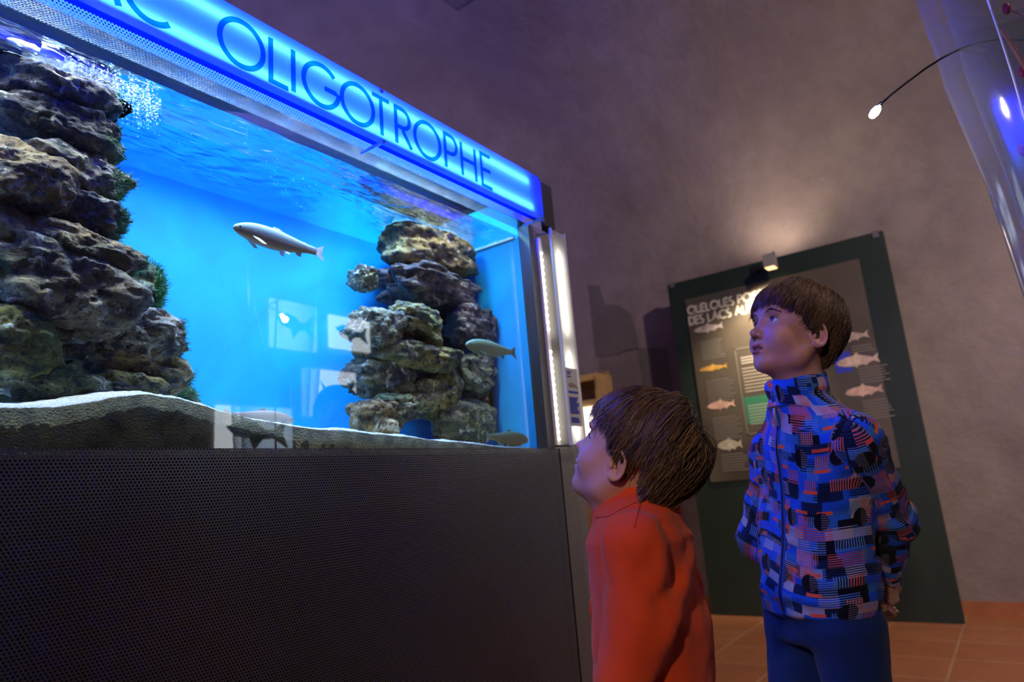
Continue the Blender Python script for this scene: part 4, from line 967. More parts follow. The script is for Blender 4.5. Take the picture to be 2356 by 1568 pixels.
def hand_fn(wrist, d, pn, s, side, curl=.55, spread=.10, thumb_in=.6):
    d = np.array(d, float); d /= np.linalg.norm(d); pn = np.array(pn, float); pn -= d*(pn @ d); pn /= np.linalg.norm(pn); t = np.cross(d, pn)*side
    parts = []; w = np.asarray(wrist, float)
    tips = []
    for i, (lt, ln) in enumerate(((.026, .90), (.0095, 1.0), (-.0075, .93), (-.0235, .74))):
        b = w + s*(d*.066 + t*lt*.8); dirv = d + t*(lt*spread*8); dirv /= np.linalg.norm(dirv); c = 0; pts = [b]; cc = curl*(1+.12*i)
        for L_ in (.034, .022, .017):
            c += cc; v = dirv*math.cos(c) + pn*math.sin(c); b = b + v*L_*ln*s; pts.append(b)
        parts.append((pts, [.0085*s, .0076*s, .0068*s, .0058*s]))
    tb = w + s*(d*.018 + t*.022); tv = (d*.75 + t*.75 + pn*thumb_in*.6); tv /= np.linalg.norm(tv); tv2 = d*.9 + t*.1 + pn*thumb_in; tv2 /= np.linalg.norm(tv2)
    parts.append(([tb, tb+tv*.030*s, tb+tv*.030*s+tv2*.024*s, tb+tv*.030*s+tv2*.044*s], [.0125*s, .0095*s, .0085*s, .0068*s]))
    Rm = np.stack([d, t, pn], 1)
    def f(P):
        D = ell(P, w + s*d*.040, (s*.042, s*.031, s*.0125), Rm); D = smin(D, cone(P, w - d*.03*s, w + d*.02*s, .021*s, .020*s), .014*s)
        for pts, rs in parts: D = smin(D, chain(P, pts, rs, .003), .005*s)
        return D
    return f
def ribbon(name, pts, nrm, width, th, mat, parent, closed=False):
    """flat band following points with surface normals (zips, seams, welts)"""
    pts = np.asarray(pts); nrm = np.asarray(nrm); T = np.gradient(pts, axis=0); T /= np.linalg.norm(T, axis=1)[:, None]
    sd = np.cross(T, nrm); sd /= np.linalg.norm(sd, axis=1)[:, None]; n = len(pts); w = width/2
    V = np.concatenate([pts-sd*w-nrm*.001, pts-sd*w*.8+nrm*th, pts+sd*w*.8+nrm*th, pts+sd*w-nrm*.001])
    F = [(k*n+i, k*n+i+1, (k+1)*n+i+1, (k+1)*n+i) for k in range(3) for i in range(n-1)] + [(0, n, 2*n, 3*n), (n-1, 4*n-1, 3*n-1, 2*n-1)]
    return mesh_np(name, V, F, mat, parent, True)
def seam_px(name, f, pix, width, th, mat, parent, sub=6):
    P = []
    for (a, b) in zip(pix[:-1], pix[1:]):
        for i in range(sub):
            q = hitpx(f, a[0]+(b[0]-a[0])*i/sub, a[1]+(b[1]-a[1])*i/sub)
            if q is not None: P.append(q)
    q = hitpx(f, *pix[-1]);
    if q is not None: P.append(q)
    if len(P) < 3: return None
    P = np.array(P); return ribbon(name, P, grad(f, P, .003), width, th, mat, parent)
def spine_fn(axis_pts, w, dp, fwd, zs):
    """torso-like tube: axis points, half widths (left-right), half depths (front-back), forward azimuth"""
    A = np.array(axis_pts); zs = np.array(zs); f = np.array([math.cos(math.radians(fwd)), math.sin(math.radians(fwd))]); l = np.array([-f[1], f[0]])
    def g(P):
        z = np.clip(P[:, 2], zs[0], zs[-1]); c = np.stack([np.interp(z, zs, A[:, i]) for i in (0, 1)], 1)
        q = P[:, :2] - c; a = q @ l; b = q @ f; W = np.interp(z, zs, w); D = np.interp(z, zs, dp)
        k0 = np.sqrt((a/W)**2 + (b/D)**2); k1 = np.sqrt((a/W**2)**2 + (b/D**2)**2); d = k0*(k0-1)/np.maximum(k1, 1e-6)
        dz = np.maximum(zs[0]-P[:, 2], P[:, 2]-zs[-1]); return smax(np.clip(d, -.2, 9), dz, .02), a, b
    return g
def cloth(name, f, lo, hi, h, mat, person, uvf=None, col=None):
    V, Q = tess(f, lo, hi, h); uv = uvf(V) if uvf else None; c = np.tile(col, (len(V), 1)) if col is not None else None
    return mesh_np(name, V, Q, mat, person, True, uv=uv, col=c)
def shoe(name, ankle, toe_dir, mat, sole, person, s=1.0):
    t = np.array([*toe_dir, 0.0]); t /= np.linalg.norm(t); side = np.array([-t[1], t[0], 0]); a = np.array([ankle[0], ankle[1], 0.0])
    Rm = np.stack([t, side, np.array([0, 0, 1.0])], 1)
    def f(P):
        d = ell(P, a + t*.055*s + [0, 0, .034*s], (.085*s, .036*s, .036*s), Rm); d = smin(d, ell(P, a - t*.012*s + [0, 0, .04*s], (.045*s, .034*s, .045*s), Rm), .03)
        d = smin(d, cone(P, a+[0, 0, .05*s], a+[0, 0, .09*s], .036*s, .036*s), .02); return smax(d, .010-P[:, 2], .004)
    V, Q = tess(f, a-.16*s, a+[.16*s, .16*s, .13*s], .004); sh = mesh_np(name, V, Q, mat, person)
    def g(P):
        q = P.copy(); q[:, 2] = .034*s; return np.maximum(smin(ell(q, a + t*.055*s + [0, 0, .034*s], (.088*s, .039*s, .036*s), Rm), ell(q, a - t*.012*s + [0, 0, .034*s], (.048*s, .037*s, .045*s), Rm), .03), np.maximum(P[:, 2]-.016, -P[:, 2]+.001))
    V, Q = tess(g, a-.16*s+[0, 0, .1*s], a+[.16*s, .16*s, .05], .004); mesh_np('sole', V, Q, sole, sh); return sh
# ------------------------------------------------------------------ patterned fleece
def fleece_pattern():
    m, nt, out = newmat('patterned blue fleece')
    uv = nd(nt, 'UVMap').outputs[0]; dn = nd(nt, 'TexNoise', Vector=uv, Scale=14.0, Detail=2.0).outputs['Color']
    uvd = nd(nt, 'VectorMath', {'operation': 'ADD'}, _0=uv, _1=nd(nt, 'VectorMath', {'operation': 'MULTIPLY'}, _0=nd(nt, 'VectorMath', {'operation': 'SUBTRACT'}, _0=dn, _1=(.5, .5, .5)).outputs[0], _1=(.004, .004, 0)).outputs[0]).outputs[0]
    s = nd(nt, 'SeparateXYZ', Vector=uvd); u, v = s.outputs[0], s.outputs[1]
    def cells(cw, ch, seed, off=.37):
        rv = mth(nt, 'DIVIDE', v, ch); ri = mth(nt, 'FLOOR', rv); fv = mth(nt, 'FRACT', rv)
        sh = nd(nt, 'TexWhiteNoise', {'noise_dimensions': '1D'}, W=mth(nt, 'ADD', ri, seed)).outputs[0]
        ru = mth(nt, 'ADD', mth(nt, 'DIVIDE', u, cw), mth(nt, 'MULTIPLY', sh, 3.0)); ci = mth(nt, 'FLOOR', ru); fu = mth(nt, 'FRACT', ru)
        vec = nd(nt, 'CombineXYZ', X=ci, Y=ri, Z=float(seed)).outputs[0]
        wn = nd(nt, 'TexWhiteNoise', {'noise_dimensions': '3D'}, Vector=vec); return wn.outputs[0], wn.outputs[1], fu, fv
    BL_, NV, BK, LI, OR, CY_ = (.015, .11, .78), (.008, .022, .10), (.006, .007, .016), (.42, .40, .58), (.95, .13, .07), (.03, .17, .60)
    r, _, fu, fv = cells(.047, .019, 3)
    c = ramp(nt, r, [(0, BL_), (.32, NV), (.44, BK), (.55, CY_), (.68, BL_), (.80, LI), (.92, NV)], 'CONSTANT')
    # fine stripes over some of the blocks
    r2, _, fu2, fv2 = cells(.034, .027, 11)
    stripe = mth(nt, 'GREATER_THAN', mth(nt, 'FRACT', mth(nt, 'DIVIDE', v, .0046)), .55)
    sc = ramp(nt, r2, [(0, (0, 0, 0)), (.50, (1, 1, 1)), (.93, (0, 0, 0))], 'CONSTANT')
    scol = ramp(nt, r2, [(0, LI), (.58, (.10, .25, .75)), (.66, (.62, .12, .12)), (.76, (.14, .3, .75)), (.84, BK)], 'CONSTANT')
    c = mixc(nt, mth(nt, 'MULTIPLY', stripe, sc), c, scol)
    # vertical comb stripes
    r3, _, fu3, fv3 = cells(.026, .024, 23)
    vs = mth(nt, 'GREATER_THAN', mth(nt, 'FRACT', mth(nt, 'DIVIDE', u, .0045)), .55)
    c = mixc(nt, mth(nt, 'MULTIPLY', vs, mth(nt, 'GREATER_THAN', r3, .84)), c, (.75, .16, .13, 1))
    c = mixc(nt, mth(nt, 'MULTIPLY', vs, mth(nt, 'LESS_THAN', r3, .10)), c, (.13, .30, .70, 1))
    # thick orange bars and pale bars
    r4, _, fu4, fv4 = cells(.052, .041, 31)
    bar = mth(nt, 'MULTIPLY', mth(nt, 'GREATER_THAN', r4, .66), mth(nt, 'MULTIPLY', mth(nt, 'LESS_THAN', mth(nt, 'ABSOLUTE', mth(nt, 'SUBTRACT', fv4, .5)), .085), mth(nt, 'LESS_THAN', mth(nt, 'ABSOLUTE', mth(nt, 'SUBTRACT', fu4, .5)), .30)))
    c = mixc(nt, bar, c, (*OR, 1))
    # dark round blobs
    r5, _, fu5, fv5 = cells(.075, .062, 47)
    du = mth(nt, 'MULTIPLY', mth(nt, 'SUBTRACT', fu5, .5), .075); dv = mth(nt, 'MULTIPLY', mth(nt, 'SUBTRACT', fv5, .5), .062)
    dd = mth(nt, 'SQRT', mth(nt, 'ADD', mth(nt, 'MULTIPLY', du, du), mth(nt, 'MULTIPLY', mth(nt, 'MULTIPLY', dv, dv), .8)))
    blob = mth(nt, 'MULTIPLY', mth(nt, 'LESS_THAN', dd, .0165), mth(nt, 'GREATER_THAN', r5, .5))
    c = mixc(nt, blob, c, (*BK, 1))
    half = mth(nt, 'MULTIPLY', blob, mth(nt, 'MULTIPLY', mth(nt, 'GREATER_THAN', du, .0), stripe)); c = mixc(nt, mth(nt, 'MULTIPLY', half, .8), c, (.22, .22, .34, 1))
    b = nd(nt, 'BsdfPrincipled', Base_Color=c, Roughness=.95); b.inputs['Sheen Weight'].default_value = .08; b.inputs['Specular IOR Level'].default_value = .15
    n = nd(nt, 'TexNoise', Vector=nd(nt, 'TexCoord').outputs['Object'], Scale=520.0, Detail=2.0).outputs[0]
    bp = nd(nt, 'Bump', Height=n, Strength=.35, Distance=.002); nt.links.new(bp.outputs[0], b.inputs['Normal']); nt.links.new(b.outputs[0], out.inputs[0]); return m
def fabric(name, c, sheen=.08, sc=500.0, st=.3):
    m, nt, out = newmat(name); tc = nd(nt, 'TexCoord').outputs['Object']
    n = nd(nt, 'TexNoise', Vector=tc, Scale=sc, Detail=3.0).outputs[0]; n2 = nd(nt, 'TexNoise', Vector=tc, Scale=30.0, Detail=4.0).outputs[0]
    cc = mixc(nt, mth(nt, 'MULTIPLY', n2, .35), (*c, 1), (*[x*.7 for x in c], 1))
    b = nd(nt, 'BsdfPrincipled', Base_Color=cc, Roughness=.92); b.inputs['Sheen Weight'].default_value = sheen; b.inputs['Specular IOR Level'].default_value = .15
    bp = nd(nt, 'Bump', Height=n, Strength=st, Distance=.002); nt.links.new(bp.outputs[0], b.inputs['Normal']); nt.links.new(b.outputs[0], out.inputs[0]); return m
MT['fleece'] = fleece_pattern(); MT['orange'] = fabric('orange fleece', (.85, .085, .016), .12)
MT['denim'] = fabric('blue denim', (.013, .036, .15), .1, 800, .25); MT['navy'] = fabric('navy trousers', (.02, .025, .06))
MT['shoe'] = simple('dark trainer', (.03, .03, .05), .5); MT['sole'] = simple('white sole', (.55, .55, .52), .6)
MT['zip'] = simple('blue zip tape', (.02, .10, .60), .5); MT['piping'] = simple('orange zip', (.70, .06, .02), .6); MT['metal'] = simple('zip metal', (.6, .6, .62), .3, 1.0)
# ================================================================== the older boy
OLD = empty('person', (1.62, -.70, 0), 0, 'taller boy with brown hair in a blue patterned fleece jacket and blue jeans', 'person')
FA = 146.0; fo = np.array([math.cos(math.radians(FA)), math.sin(math.radians(FA)), 0]); lo_ = np.array([-fo[1], fo[0], 0]); UP = np.array([0, 0, 1.0])
HcO = np.array([1.5276, -.7149, 1.1324])
o_old = dict(eye_z=.012, eye_x=.0775, mouth=.0018, nose=(.1045, -.019), lip=-.0525, lipx=.0925, brow=.0285, ear=(-.010, .073, -.006), crown=(-.55, .05, .85),
    hairline=[.080, .078, .062, .030, .012, .030, -.020, -.045, -.055, -.060], cut=[.052, .046, .030, -.008, -.030, .020, -.050, -.075, -.090, -.095],
    thick=[.013, .014, .012, .010, .008, .010, .013, .014, .014, .012], haircol=((.030, .015, .009), (.20, .10, .05)), swirl=.25, sweep=(.22, .0, 0), wave=.4, clump=.66,
    steps=17, step=.0078, jag=.009, fat=1.05, hairlabel='short dark brown hair with a fringe')
fH, toL, toW = make_head('old', OLD, None, HcO, 141, 17, -2, .965, o_old, None, None, (.05, .028, .015), (1.0, .05, .10))
make_hair(OLD, toW, .965, o_old, 15000)
nb = toW(np.array([[-.030, 0, -.128]]))[0]                       # base of the neck
pel = atd(1886, 1395, 1.50); chest = atd(1868, 1012, 1.465)
ax = lambda z: pel + (chest-pel)*((z-pel[2])/(chest[2]-pel[2]))
Lsh = chest + lo_*.118 + UP*-.012; Rsh = chest - lo_*.118 + UP*-.012
Lel = atd(2052, 1195, 1.445); Lwr = atd(2040, 1322, 1.53); Rel = atd(1745, 1235, 1.63); Rwr = atd(2000, 1330, 1.63)
hipL = pel + lo_*.066 - UP*.03; hipR = pel - lo_*.066 - UP*.03
anL = atd(1992, 1568, 1.44); anR = atd(1796, 1568, 1.55); anL = np.array([anL[0]+.01, anL[1], .075]); anR = np.array([anR[0], anR[1], .075])
mid = lambda a, b, t=.5: a*(1-t)+b*t
knL = mid(hipL, anL) + fo*.012; knR = mid(hipR, anR) + fo*.012
handL = hand_fn(Lwr + np.array([0, 0, -.006]), np.array([.05, .03, -1.0]), lo_*-.9-fo*.05, .74, 1, 1.05, .03)
handR = hand_fn(Rwr - UP*.01, np.array([-.15, 0, -1.0]), fo*-.5+lo_*.5, .80, -1, .7)
def neckf(P): return chain(P, [toW(np.array([[-.022, 0, -.030]]))[0], toW(np.array([[-.030, 0, -.075]]))[0], nb - UP*.03], [.044, .0375, .042], .02)
def headneck(P): return smin(fH(P), smin(neckf(P), cone(P, toW(np.array([[.045, 0, -.070]]))[0], toW(np.array([[-.02, 0, -.095]]))[0], .020, .030), .03), .022)
V1, Q1 = tess(lambda P: np.maximum(headneck(P), (nb[2]-.03)-P[:, 2]), HcO-[.16, .16, .17], HcO+[.16, .16, .15], .0014)
C1 = head_col(toL(V1), o_old, (.58, .29, .20), (.50, .12, .11))
tors = spine_fn([ax(.55), ax(.75), ax(.95), ax(1.0)], [.10, .095, .11, .05], [.07, .065, .07, .05], FA, [.52, .72, .92, 1.0])
def bodyf(P):
    d = tors(P)[0]; d = smin(d, chain(P, [Lsh, Lel, Lwr], [.034, .028, .021], .02), .03); d = smin(d, chain(P, [Rsh, Rel, Rwr], [.034, .028, .021], .02), .03)
    d = smin(d, chain(P, [hipL, knL, anL], [.062, .045, .030], .03), .04); d = smin(d, chain(P, [hipR, knR, anR], [.062, .045, .030], .03), .04)
    d = smin(d, cone(P, nb-UP*.05, nb, .045, .038), .03); return smin(smin(d, handL(P), .006), handR(P), .006)
V2, Q2 = tess(bodyf, [1.25, -1.05, .05], [1.95, -.40, 1.06], .0045)
# fine hands
def handpair(P): return np.minimum(handL(P), handR(P))
V3, Q3 = tess(handpair, np.minimum(Lwr, Rwr)-[.08, .08, .12], np.maximum(Lwr, Rwr)+[.08, .08, .03], .0016)
V = np.vstack([V1, V2, V3]); Q = np.vstack([Q1, Q2+len(V1), Q3+len(V1)+len(V2)])
C = np.vstack([C1, np.tile((.54, .28, .19), (len(V2)+len(V3), 1))])
mesh_np('body', V, Q, MT['skin'], OLD, True, col=C)
# jacket
zt_ = chest[2]
tj = spine_fn([ax(zt_-.42), ax(zt_-.36), ax(zt_-.30), ax(zt_-.15), ax(zt_-.02), ax(zt_+.02), ax(zt_+.05), nb],
              [.124, .136, .138, .128, .124, .118, .086, .046], [.088, .098, .098, .088, .088, .084, .070, .056], FA, [zt_-.375, zt_-.36, zt_-.30, zt_-.15, zt_-.03, zt_+.02, (zt_+nb[2])/2, nb[2]-.004])
def folds(P, a=.0045, s=(14, 14, 20), seed=5): return a*fbm(P*np.array(s), 3, seed)
arL = [Lsh+UP*.005, Lel, mid(Lel, Lwr, .97)]; arR = [Rsh, Rel, mid(Rel, Rwr, .95)]
def armL(P): return chain(P, arL, [.046, .044, .031], .03)
def armR(P): return chain(P, arR, [.046, .044, .031], .03)
nk = toW(np.array([[-.028, 0, -.088]]))[0]; nax = nk - nb; nax /= np.linalg.norm(nax)
nax = nax*.6 + UP*.4; nax /= np.linalg.norm(nax)
def collar(P):
    q = P - nb; h = q @ nax; r = q - h[:, None]*nax; fr = r @ fo; lr = r @ lo_
    rad = np.sqrt(fr**2/1.0 + lr**2/1.0); R0 = .0535 - .06*np.clip(h-.0, 0, .1)*0 + .004*np.clip(fr/.05, 0, 1)
    top = .040 - .014*np.clip(fr/.05, -1, 1); d = np.abs(rad-R0-.002*np.sin(h*120)) - .0052
    return smax(smax(d, h-top, .006), -(h+.03), .006)
def jac(P):
    t, a, b = tj(P); z = P[:, 2]
    pouch = .010*np.exp(-((z-(zt_-.31))/.035)**2) ; t = t - pouch*.6
    d = smin(t, chain(P, [Lsh-UP*.004, nb-UP*.028, Rsh-UP*.004], [.046, .042, .046], .03), .045); d = smin(d, armL(P), .030); d = smin(d, armR(P), .035)
    d = smin(d, collar(P), .005)
    fo_ = folds(P) + .004*np.sin(fbm(P*7, 2, 8)*5 + z*95)*np.clip(1-np.abs(z-(zt_-.30))/.09, 0, 1)
    wr = .0035*np.sin(fbm(P*9, 2, 18)*4 + (P @ (Lel-Lsh)/np.linalg.norm(Lel-Lsh))*130)*np.clip(1-np.linalg.norm(P-Lel, axis=1)/.10, 0, 1)
    d = d + fo_ + wr
    return np.maximum(d, -(neckf(P)-.006)) if False else d
def jacket_uv(V):
    t, a, b = tj(V); dl = armL(V); dr = armR(V); u = np.arctan2(a, b)*.118; v = V[:, 2] + .02*np.sin(a*18)
    U = np.stack([u+2, v+1], 1)
    for arm, pts, off in ((dl, arL, 5.0), (dr, arR, 8.0)):
        m = (arm < t-.004); d1 = pts[1]-pts[0]; L1 = np.linalg.norm(d1); d1 /= L1; d2 = pts[2]-pts[1]; L2 = np.linalg.norm(d2); d2 /= L2
        h1 = (V-pts[0]) @ d1; h2 = (V-pts[1]) @ d2; along = np.where(h2 > 0, L1+h2, np.minimum(h1, L1)); cen = np.where((h2 > 0)[:, None], pts[1]+np.clip(h2, 0, L2)[:, None]*d2, pts[0]+np.clip(h1, 0, L1)[:, None]*d1)
        q = V-cen; e1 = np.cross(d1, fo); e1 /= np.linalg.norm(e1); e2 = np.cross(d1, e1); ang = np.arctan2(q @ e2, q @ e1)
        # keep the cut line on the hidden inner side
        U[m] = np.stack([ang*.046+off, -along+off], 1)[m]
    return U
JK = cloth('fleece_jacket', jac, [1.22, -1.05, zt_-.42], [1.98, -.38, 1.12], .0028, MT['fleece'], OLD, jacket_uv)
# zip along the middle of the front
zp = []
for z in np.linspace(zt_-.372, nb[2]+.012, 46):
    c = ax(z) if z < zt_ else mid(ax(zt_), nb, min(1, (z-zt_)/(nb[2]-zt_+1e-6)))
    rs = np.linspace(.16, 0, 400); P = c*[1, 1, 0] + UP*z + rs[:, None]*fo; d = jac(P); i = np.argmax(d < 0)
    if d[i] < 0: zp.append(P[i])
zp = np.array(zp)
if len(zp) > 5:
    for _ in range(3): zp[1:-1] = (zp[:-2]+zp[1:-1]*2+zp[2:])/4
    ZP = ribbon('zip', zp, grad(jac, zp, .004), .014, .0022, MT['zip'], JK)
    ribbon('zip_teeth', zp, grad(jac, zp, .004), .004, .0034, simple('dark teeth', (.01, .02, .06), .4), ZP)
    zt2 = zp[-4]; gg = grad(jac, zt2[None], .004)[0]
    MB().tube([zt2+gg*.004, zt2+gg*.008-UP*.004, zt2+gg*.007-UP*.034], [.0028, .0028, .0042], 8).build('zip_puller', simple('clear puller', (.45, .5, .62), .3, .3), ZP, True)
# round badge on the left sleeve
bp0 = hitpx(jac, 2031, 1026)
if bp0 is not None:
    g0 = grad(jac, bp0[None], .006)[0]; e1 = np.cross(g0, UP); e1 /= np.linalg.norm(e1); e2 = np.cross(e1, g0)
    def disc(r0, r1, h, n=40):
        mb = MB(); V_ = []
        for r in (r0, r1):
            for k in range(n):
                a = 2*math.pi*k/n; V_.append(bp0 + g0*h + (e1*math.cos(a)+e2*math.sin(a))*r - g0*.10*r*r*math.cos(a)**2*60*.3)
        mb.add(V_, [(k, (k+1) % n, n+(k+1) % n, n+k) for k in range(n)] + ([tuple(range(n))] if r0 > 0 and h < .0025 else [])); return mb
    bd = disc(.0135, .0205, .0022); bd.add([p + g0*0 for p in []], []); BD = bd.build('badge', simple('grey badge', (.10, .11, .16), .7), JK, False)
    grey = simple('pale badge stitching', (.30, .30, .40), .7)
    disc(.0190, .0208, .0032).build('badge_rim', grey, BD); disc(.0128, .0138, .0032).build('badge_ring', grey, BD)
    tx = MB()
    for k in range(26):
        if k in (6, 19): continue
        a = 2*math.pi*k/26; c = bp0 + g0*.0030 + (e1*math.cos(a)+e2*math.sin(a))*.0164 - g0*.10*.0164**2*math.cos(a)**2*18; t_ = -e1*math.sin(a)+e2*math.cos(a); n_ = e1*math.cos(a)+e2*math.sin(a)
        tx.add([c-t_*.0008-n_*.0014, c+t_*.0008-n_*.0014, c+t_*.0008+n_*.0014, c-t_*.0008+n_*.0014], [(0, 1, 2, 3)])
    tx.build('badge_lettering', grey, BD)
    pm = MB()
    for poly in ([(-.002, .004), (.006, .0075), (.010, .006), (.008, .003), (.002, .002)], [(-.011, -.002), (-.006, -.0005), (0, -.004), (.006, -.002), (.011, -.005), (.007, -.0095), (-.004, -.0105), (-.009, -.007)]):
        pm.add([bp0 + g0*.0033 + e1*-x + e2*y for x, y in poly], [tuple(range(len(poly)))])
    pm.build('badge_picture', grey, BD)
drk = fabric('navy seam', (.006, .012, .06))
seam_px('sleeve_seam', jac, [(1968, 960), (1952, 985), (1946, 1020), (1952, 1060), (1962, 1090)], .003, .0010, drk, JK)
seam_px('chest_mark', jac, [(1838, 986), (1856, 989), (1874, 991)], .0045, .0012, MT['zip'], JK)
# white undershirt at the throat
UNC = simple('white undershirt', (.42, .40, .50), .8)
def under(P):
    q = P - nb; h = q @ nax; r = q - h[:, None]*nax; rad = np.linalg.norm(r, axis=1); return smax(np.abs(rad-.0450) - .002, np.abs(h-.012)-.018, .003)
cloth('undershirt', under, nb-[.08, .08, .06], nb+[.08, .08, .08], .003, UNC, OLD)
# jeans
def jean(P):
    d = ell(P, pel - UP*.0, (.118, .118, .10)); sp = spine_fn([pel+(chest-pel)*-.15, pel, ax(pel[2]+.08)], [.120, .124, .118], [.092, .094, .086], FA, [pel[2]-.07, pel[2], pel[2]+.08])(P)[0]
    d = sp; d = smin(d, chain(P, [hipL, knL, anL-UP*.03], [.078, .058, .052], .03), .02); d = smin(d, chain(P, [hipR, knR, anR-UP*.03], [.078, .058, .052], .03), .012)
    return d + .0035*fbm(P*[12, 12, 9], 3, 77) + .003*np.sin(P[:, 2]*80+fbm(P*6, 2, 4)*4)*np.clip(1-np.abs(P[:, 2]-.12)/.12, 0, 1)
JN = cloth('jeans', lambda P: smax(jean(P), .045-P[:, 2], .006), [1.22, -1.05, .02], [1.95, -.40, pel[2]+.13], .0042, MT['denim'], OLD)
st_ = fabric('jeans seam', (.012, .030, .13))
seam_px('pocket_seam', jean, [(1940, 1362), (1955, 1372), (1985, 1378), (2004, 1374), (2008, 1360)], .0025, .0012, st_, JN)
seam_px('side_seam', jean, [(2008, 1375), (2010, 1420), (2018, 1480), (2022, 1550)], .003, .0010, st_, JN)
seam_px('side_seam', jean, [(1820, 1368), (1825, 1420), (1850, 1450), (1878, 1475)], .003, .0010, st_, JN)
for an in (anL, anR): shoe('shoe', an, fo[:2]+lo_[:2]*(.15 if an is anL else -.15), MT['shoe'], MT['sole'], OLD)
# ================================================================== the small boy
YNG = empty('person', (.965, -.60, 0), 0, 'small boy with light brown hair in an orange fleece pullover, gazing up at the tank', 'person')
FB = 108.0; fy = np.array([math.cos(math.radians(FB)), math.sin(math.radians(FB)), 0]); ly = np.array([-fy[1], fy[0], 0])
HcY = np.array([.9198, -.5989, .8904]); sY = .804
o_yng = dict(eye_z=.009, eye_x=.0765, mouth=.0006, nose=(.1035, -.019), lip=-.0490, lipx=.0925, brow=.0285, ear=(-.002, .0785, -.004), ear_out=0, crown=(-.62, -.1, .80),
    hairline=[.084, .080, .062, .028, .012, .046, -.036, -.054, -.062, -.066], cut=[.066, .060, .040, -.004, -.034, .030, -.062, -.092, -.104, -.110],
    thick=[.013, .015, .016, .014, .011, .014, .022, .026, .028, .026], haircol=((.040, .020, .013), (.36, .20, .09)), swirl=.45, sweep=(.16, 0, 0), wave=.6, clump=.72,
    steps=19, step=.0088, jag=.012, fat=1.05, hairlabel='tousled light brown hair covering the top of the ear')
fHy, toLy, toWy = make_head('yng', YNG, None, HcY, 101.7, 31.0, -3.9, sY, o_yng, None, None, (.04, .03, .02), (1.0, .1, .25))
make_hair(YNG, toWy, sY, o_yng, 15000)
nby = toWy(np.array([[-.048, 0, -.128]]))[0]; nby = atd(1464, 1172, .985)
py_ = atd(1512, 1600, .975); cy_ = atd(1475, 1238, .975); axy = lambda z: py_ + (cy_-py_)*((z-py_[2])/(cy_[2]-py_[2]))
Ls = cy_ + ly*.088 + UP*.004; Rs = cy_ - ly*.088 + UP*.004
Le = atd(1474, 1420, .885); Lw = atd(1425, 1600, .862); Re = Rs + (Le-Ls) - 0*ly; Rw = Re + (Lw-Le)
print('yng pelvis', py_, 'chest', cy_, 'nb', nby); print('old pelvis', pel, 'chest', chest, 'nb', nb)
hLy = py_ + ly*.048 - UP*.02; hRy = py_ - ly*.048 - UP*.02; aLy = np.array([*(hLy+fy*.01)[:2], .06]); aRy = np.array([*(hRy+fy*.01)[:2], .06]); kLy = mid(hLy, aLy)+fy*.012; kRy = mid(hRy, aRy)+fy*.012
hYL = hand_fn(Lw, np.array([*(fy*.25)[:2], -1.0]), -ly, .66, 1, .35); hYR = hand_fn(Rw, np.array([*(fy*.25)[:2], -1.0]), ly, .66, -1, .35)
def neckY(P): return chain(P, [toWy(np.array([[-.020, 0, -.035]]))[0], toWy(np.array([[-.035, 0, -.085]]))[0], nby-UP*.03], [.040, .034, .040], .02)
def hnY(P): return smin(fHy(P), smin(neckY(P), cone(P, toWy(np.array([[.045, 0, -.072]]))[0], toWy(np.array([[-.02, 0, -.10]]))[0], .019, .028), .03), .020)
W1, G1 = tess(lambda P: np.maximum(hnY(P), (nby[2]-.03)-P[:, 2]), HcY-[.14, .14, .15], HcY+[.14, .14, .13], .0012)
D1 = head_col(toLy(W1), o_yng, (.64, .34, .235), (.52, .16, .13))
zc = cy_[2]
tyb = spine_fn([axy(zc-.32), axy(zc-.2), axy(zc), axy(zc+.03)], [.080, .075, .085, .045], [.062, .060, .060, .045], FB, [zc-.32, zc-.2, zc, zc+.05])
def bodyY(P):
    d = tyb(P)[0]; d = smin(d, chain(P, [Ls, Le, Lw], [.027, .023, .017], .02), .03); d = smin(d, chain(P, [Rs, Re, Rw], [.027, .023, .017], .02), .03)
    d = smin(d, chain(P, [hLy, kLy, aLy], [.050, .036, .026], .03), .03); d = smin(d, chain(P, [hRy, kRy, aRy], [.050, .036, .026], .03), .03)
    d = smin(d, cone(P, nby-UP*.05, nby, .038, .034), .03); return smin(smin(d, hYL(P), .005), hYR(P), .005)
W2, G2 = tess(bodyY, [.70, -.85, .04], [1.22, -.35, .86], .004)
mesh_np('body', np.vstack([W1, W2]), np.vstack([G1, G2+len(W1)]), MT['skin'], YNG, True, col=np.vstack([D1, np.tile((.60, .33, .23), (len(W2), 1))]))
ty = spine_fn([axy(zc-.33), axy(zc-.27), axy(zc-.235), axy(zc-.19), axy(zc-.09), axy(zc-.02), mid(axy(zc+.02), nby, .25), nby+UP*-.01],
              [.108, .108, .100, .104, .100, .098, .084, .052], [.092, .090, .081, .087, .078, .072, .056, .042], FB, [zc-.33, zc-.27, zc-.235, zc-.19, zc-.09, zc-.0, zc+.03, zc+.065])
aYL = [Ls, Le, mid(Le, Lw, .96)]; aYR = [Rs, Re, mid(Re, Rw, .96)]
nky = toWy(np.array([[-.035, 0, -.095]]))[0]; nxy = (nky-nby); nxy /= np.linalg.norm(nxy); nxy = UP + fy*.02; nxy /= np.linalg.norm(nxy)
def colY(P):
    q = P - (nby-UP*.004); h = q @ nxy; r = q - h[:, None]*nxy; fr = r @ fy; lr = r @ ly; rad = np.sqrt((fr/1.08)**2 + lr**2); top = .040 + .014*np.clip(fr/.05, -1, 1)
    d = np.abs(rad-.0475+.22*h-.003*np.sin(h*150+1.0)) - .0062; return smax(smax(d, h-top, .007), -(h+.035), .006)
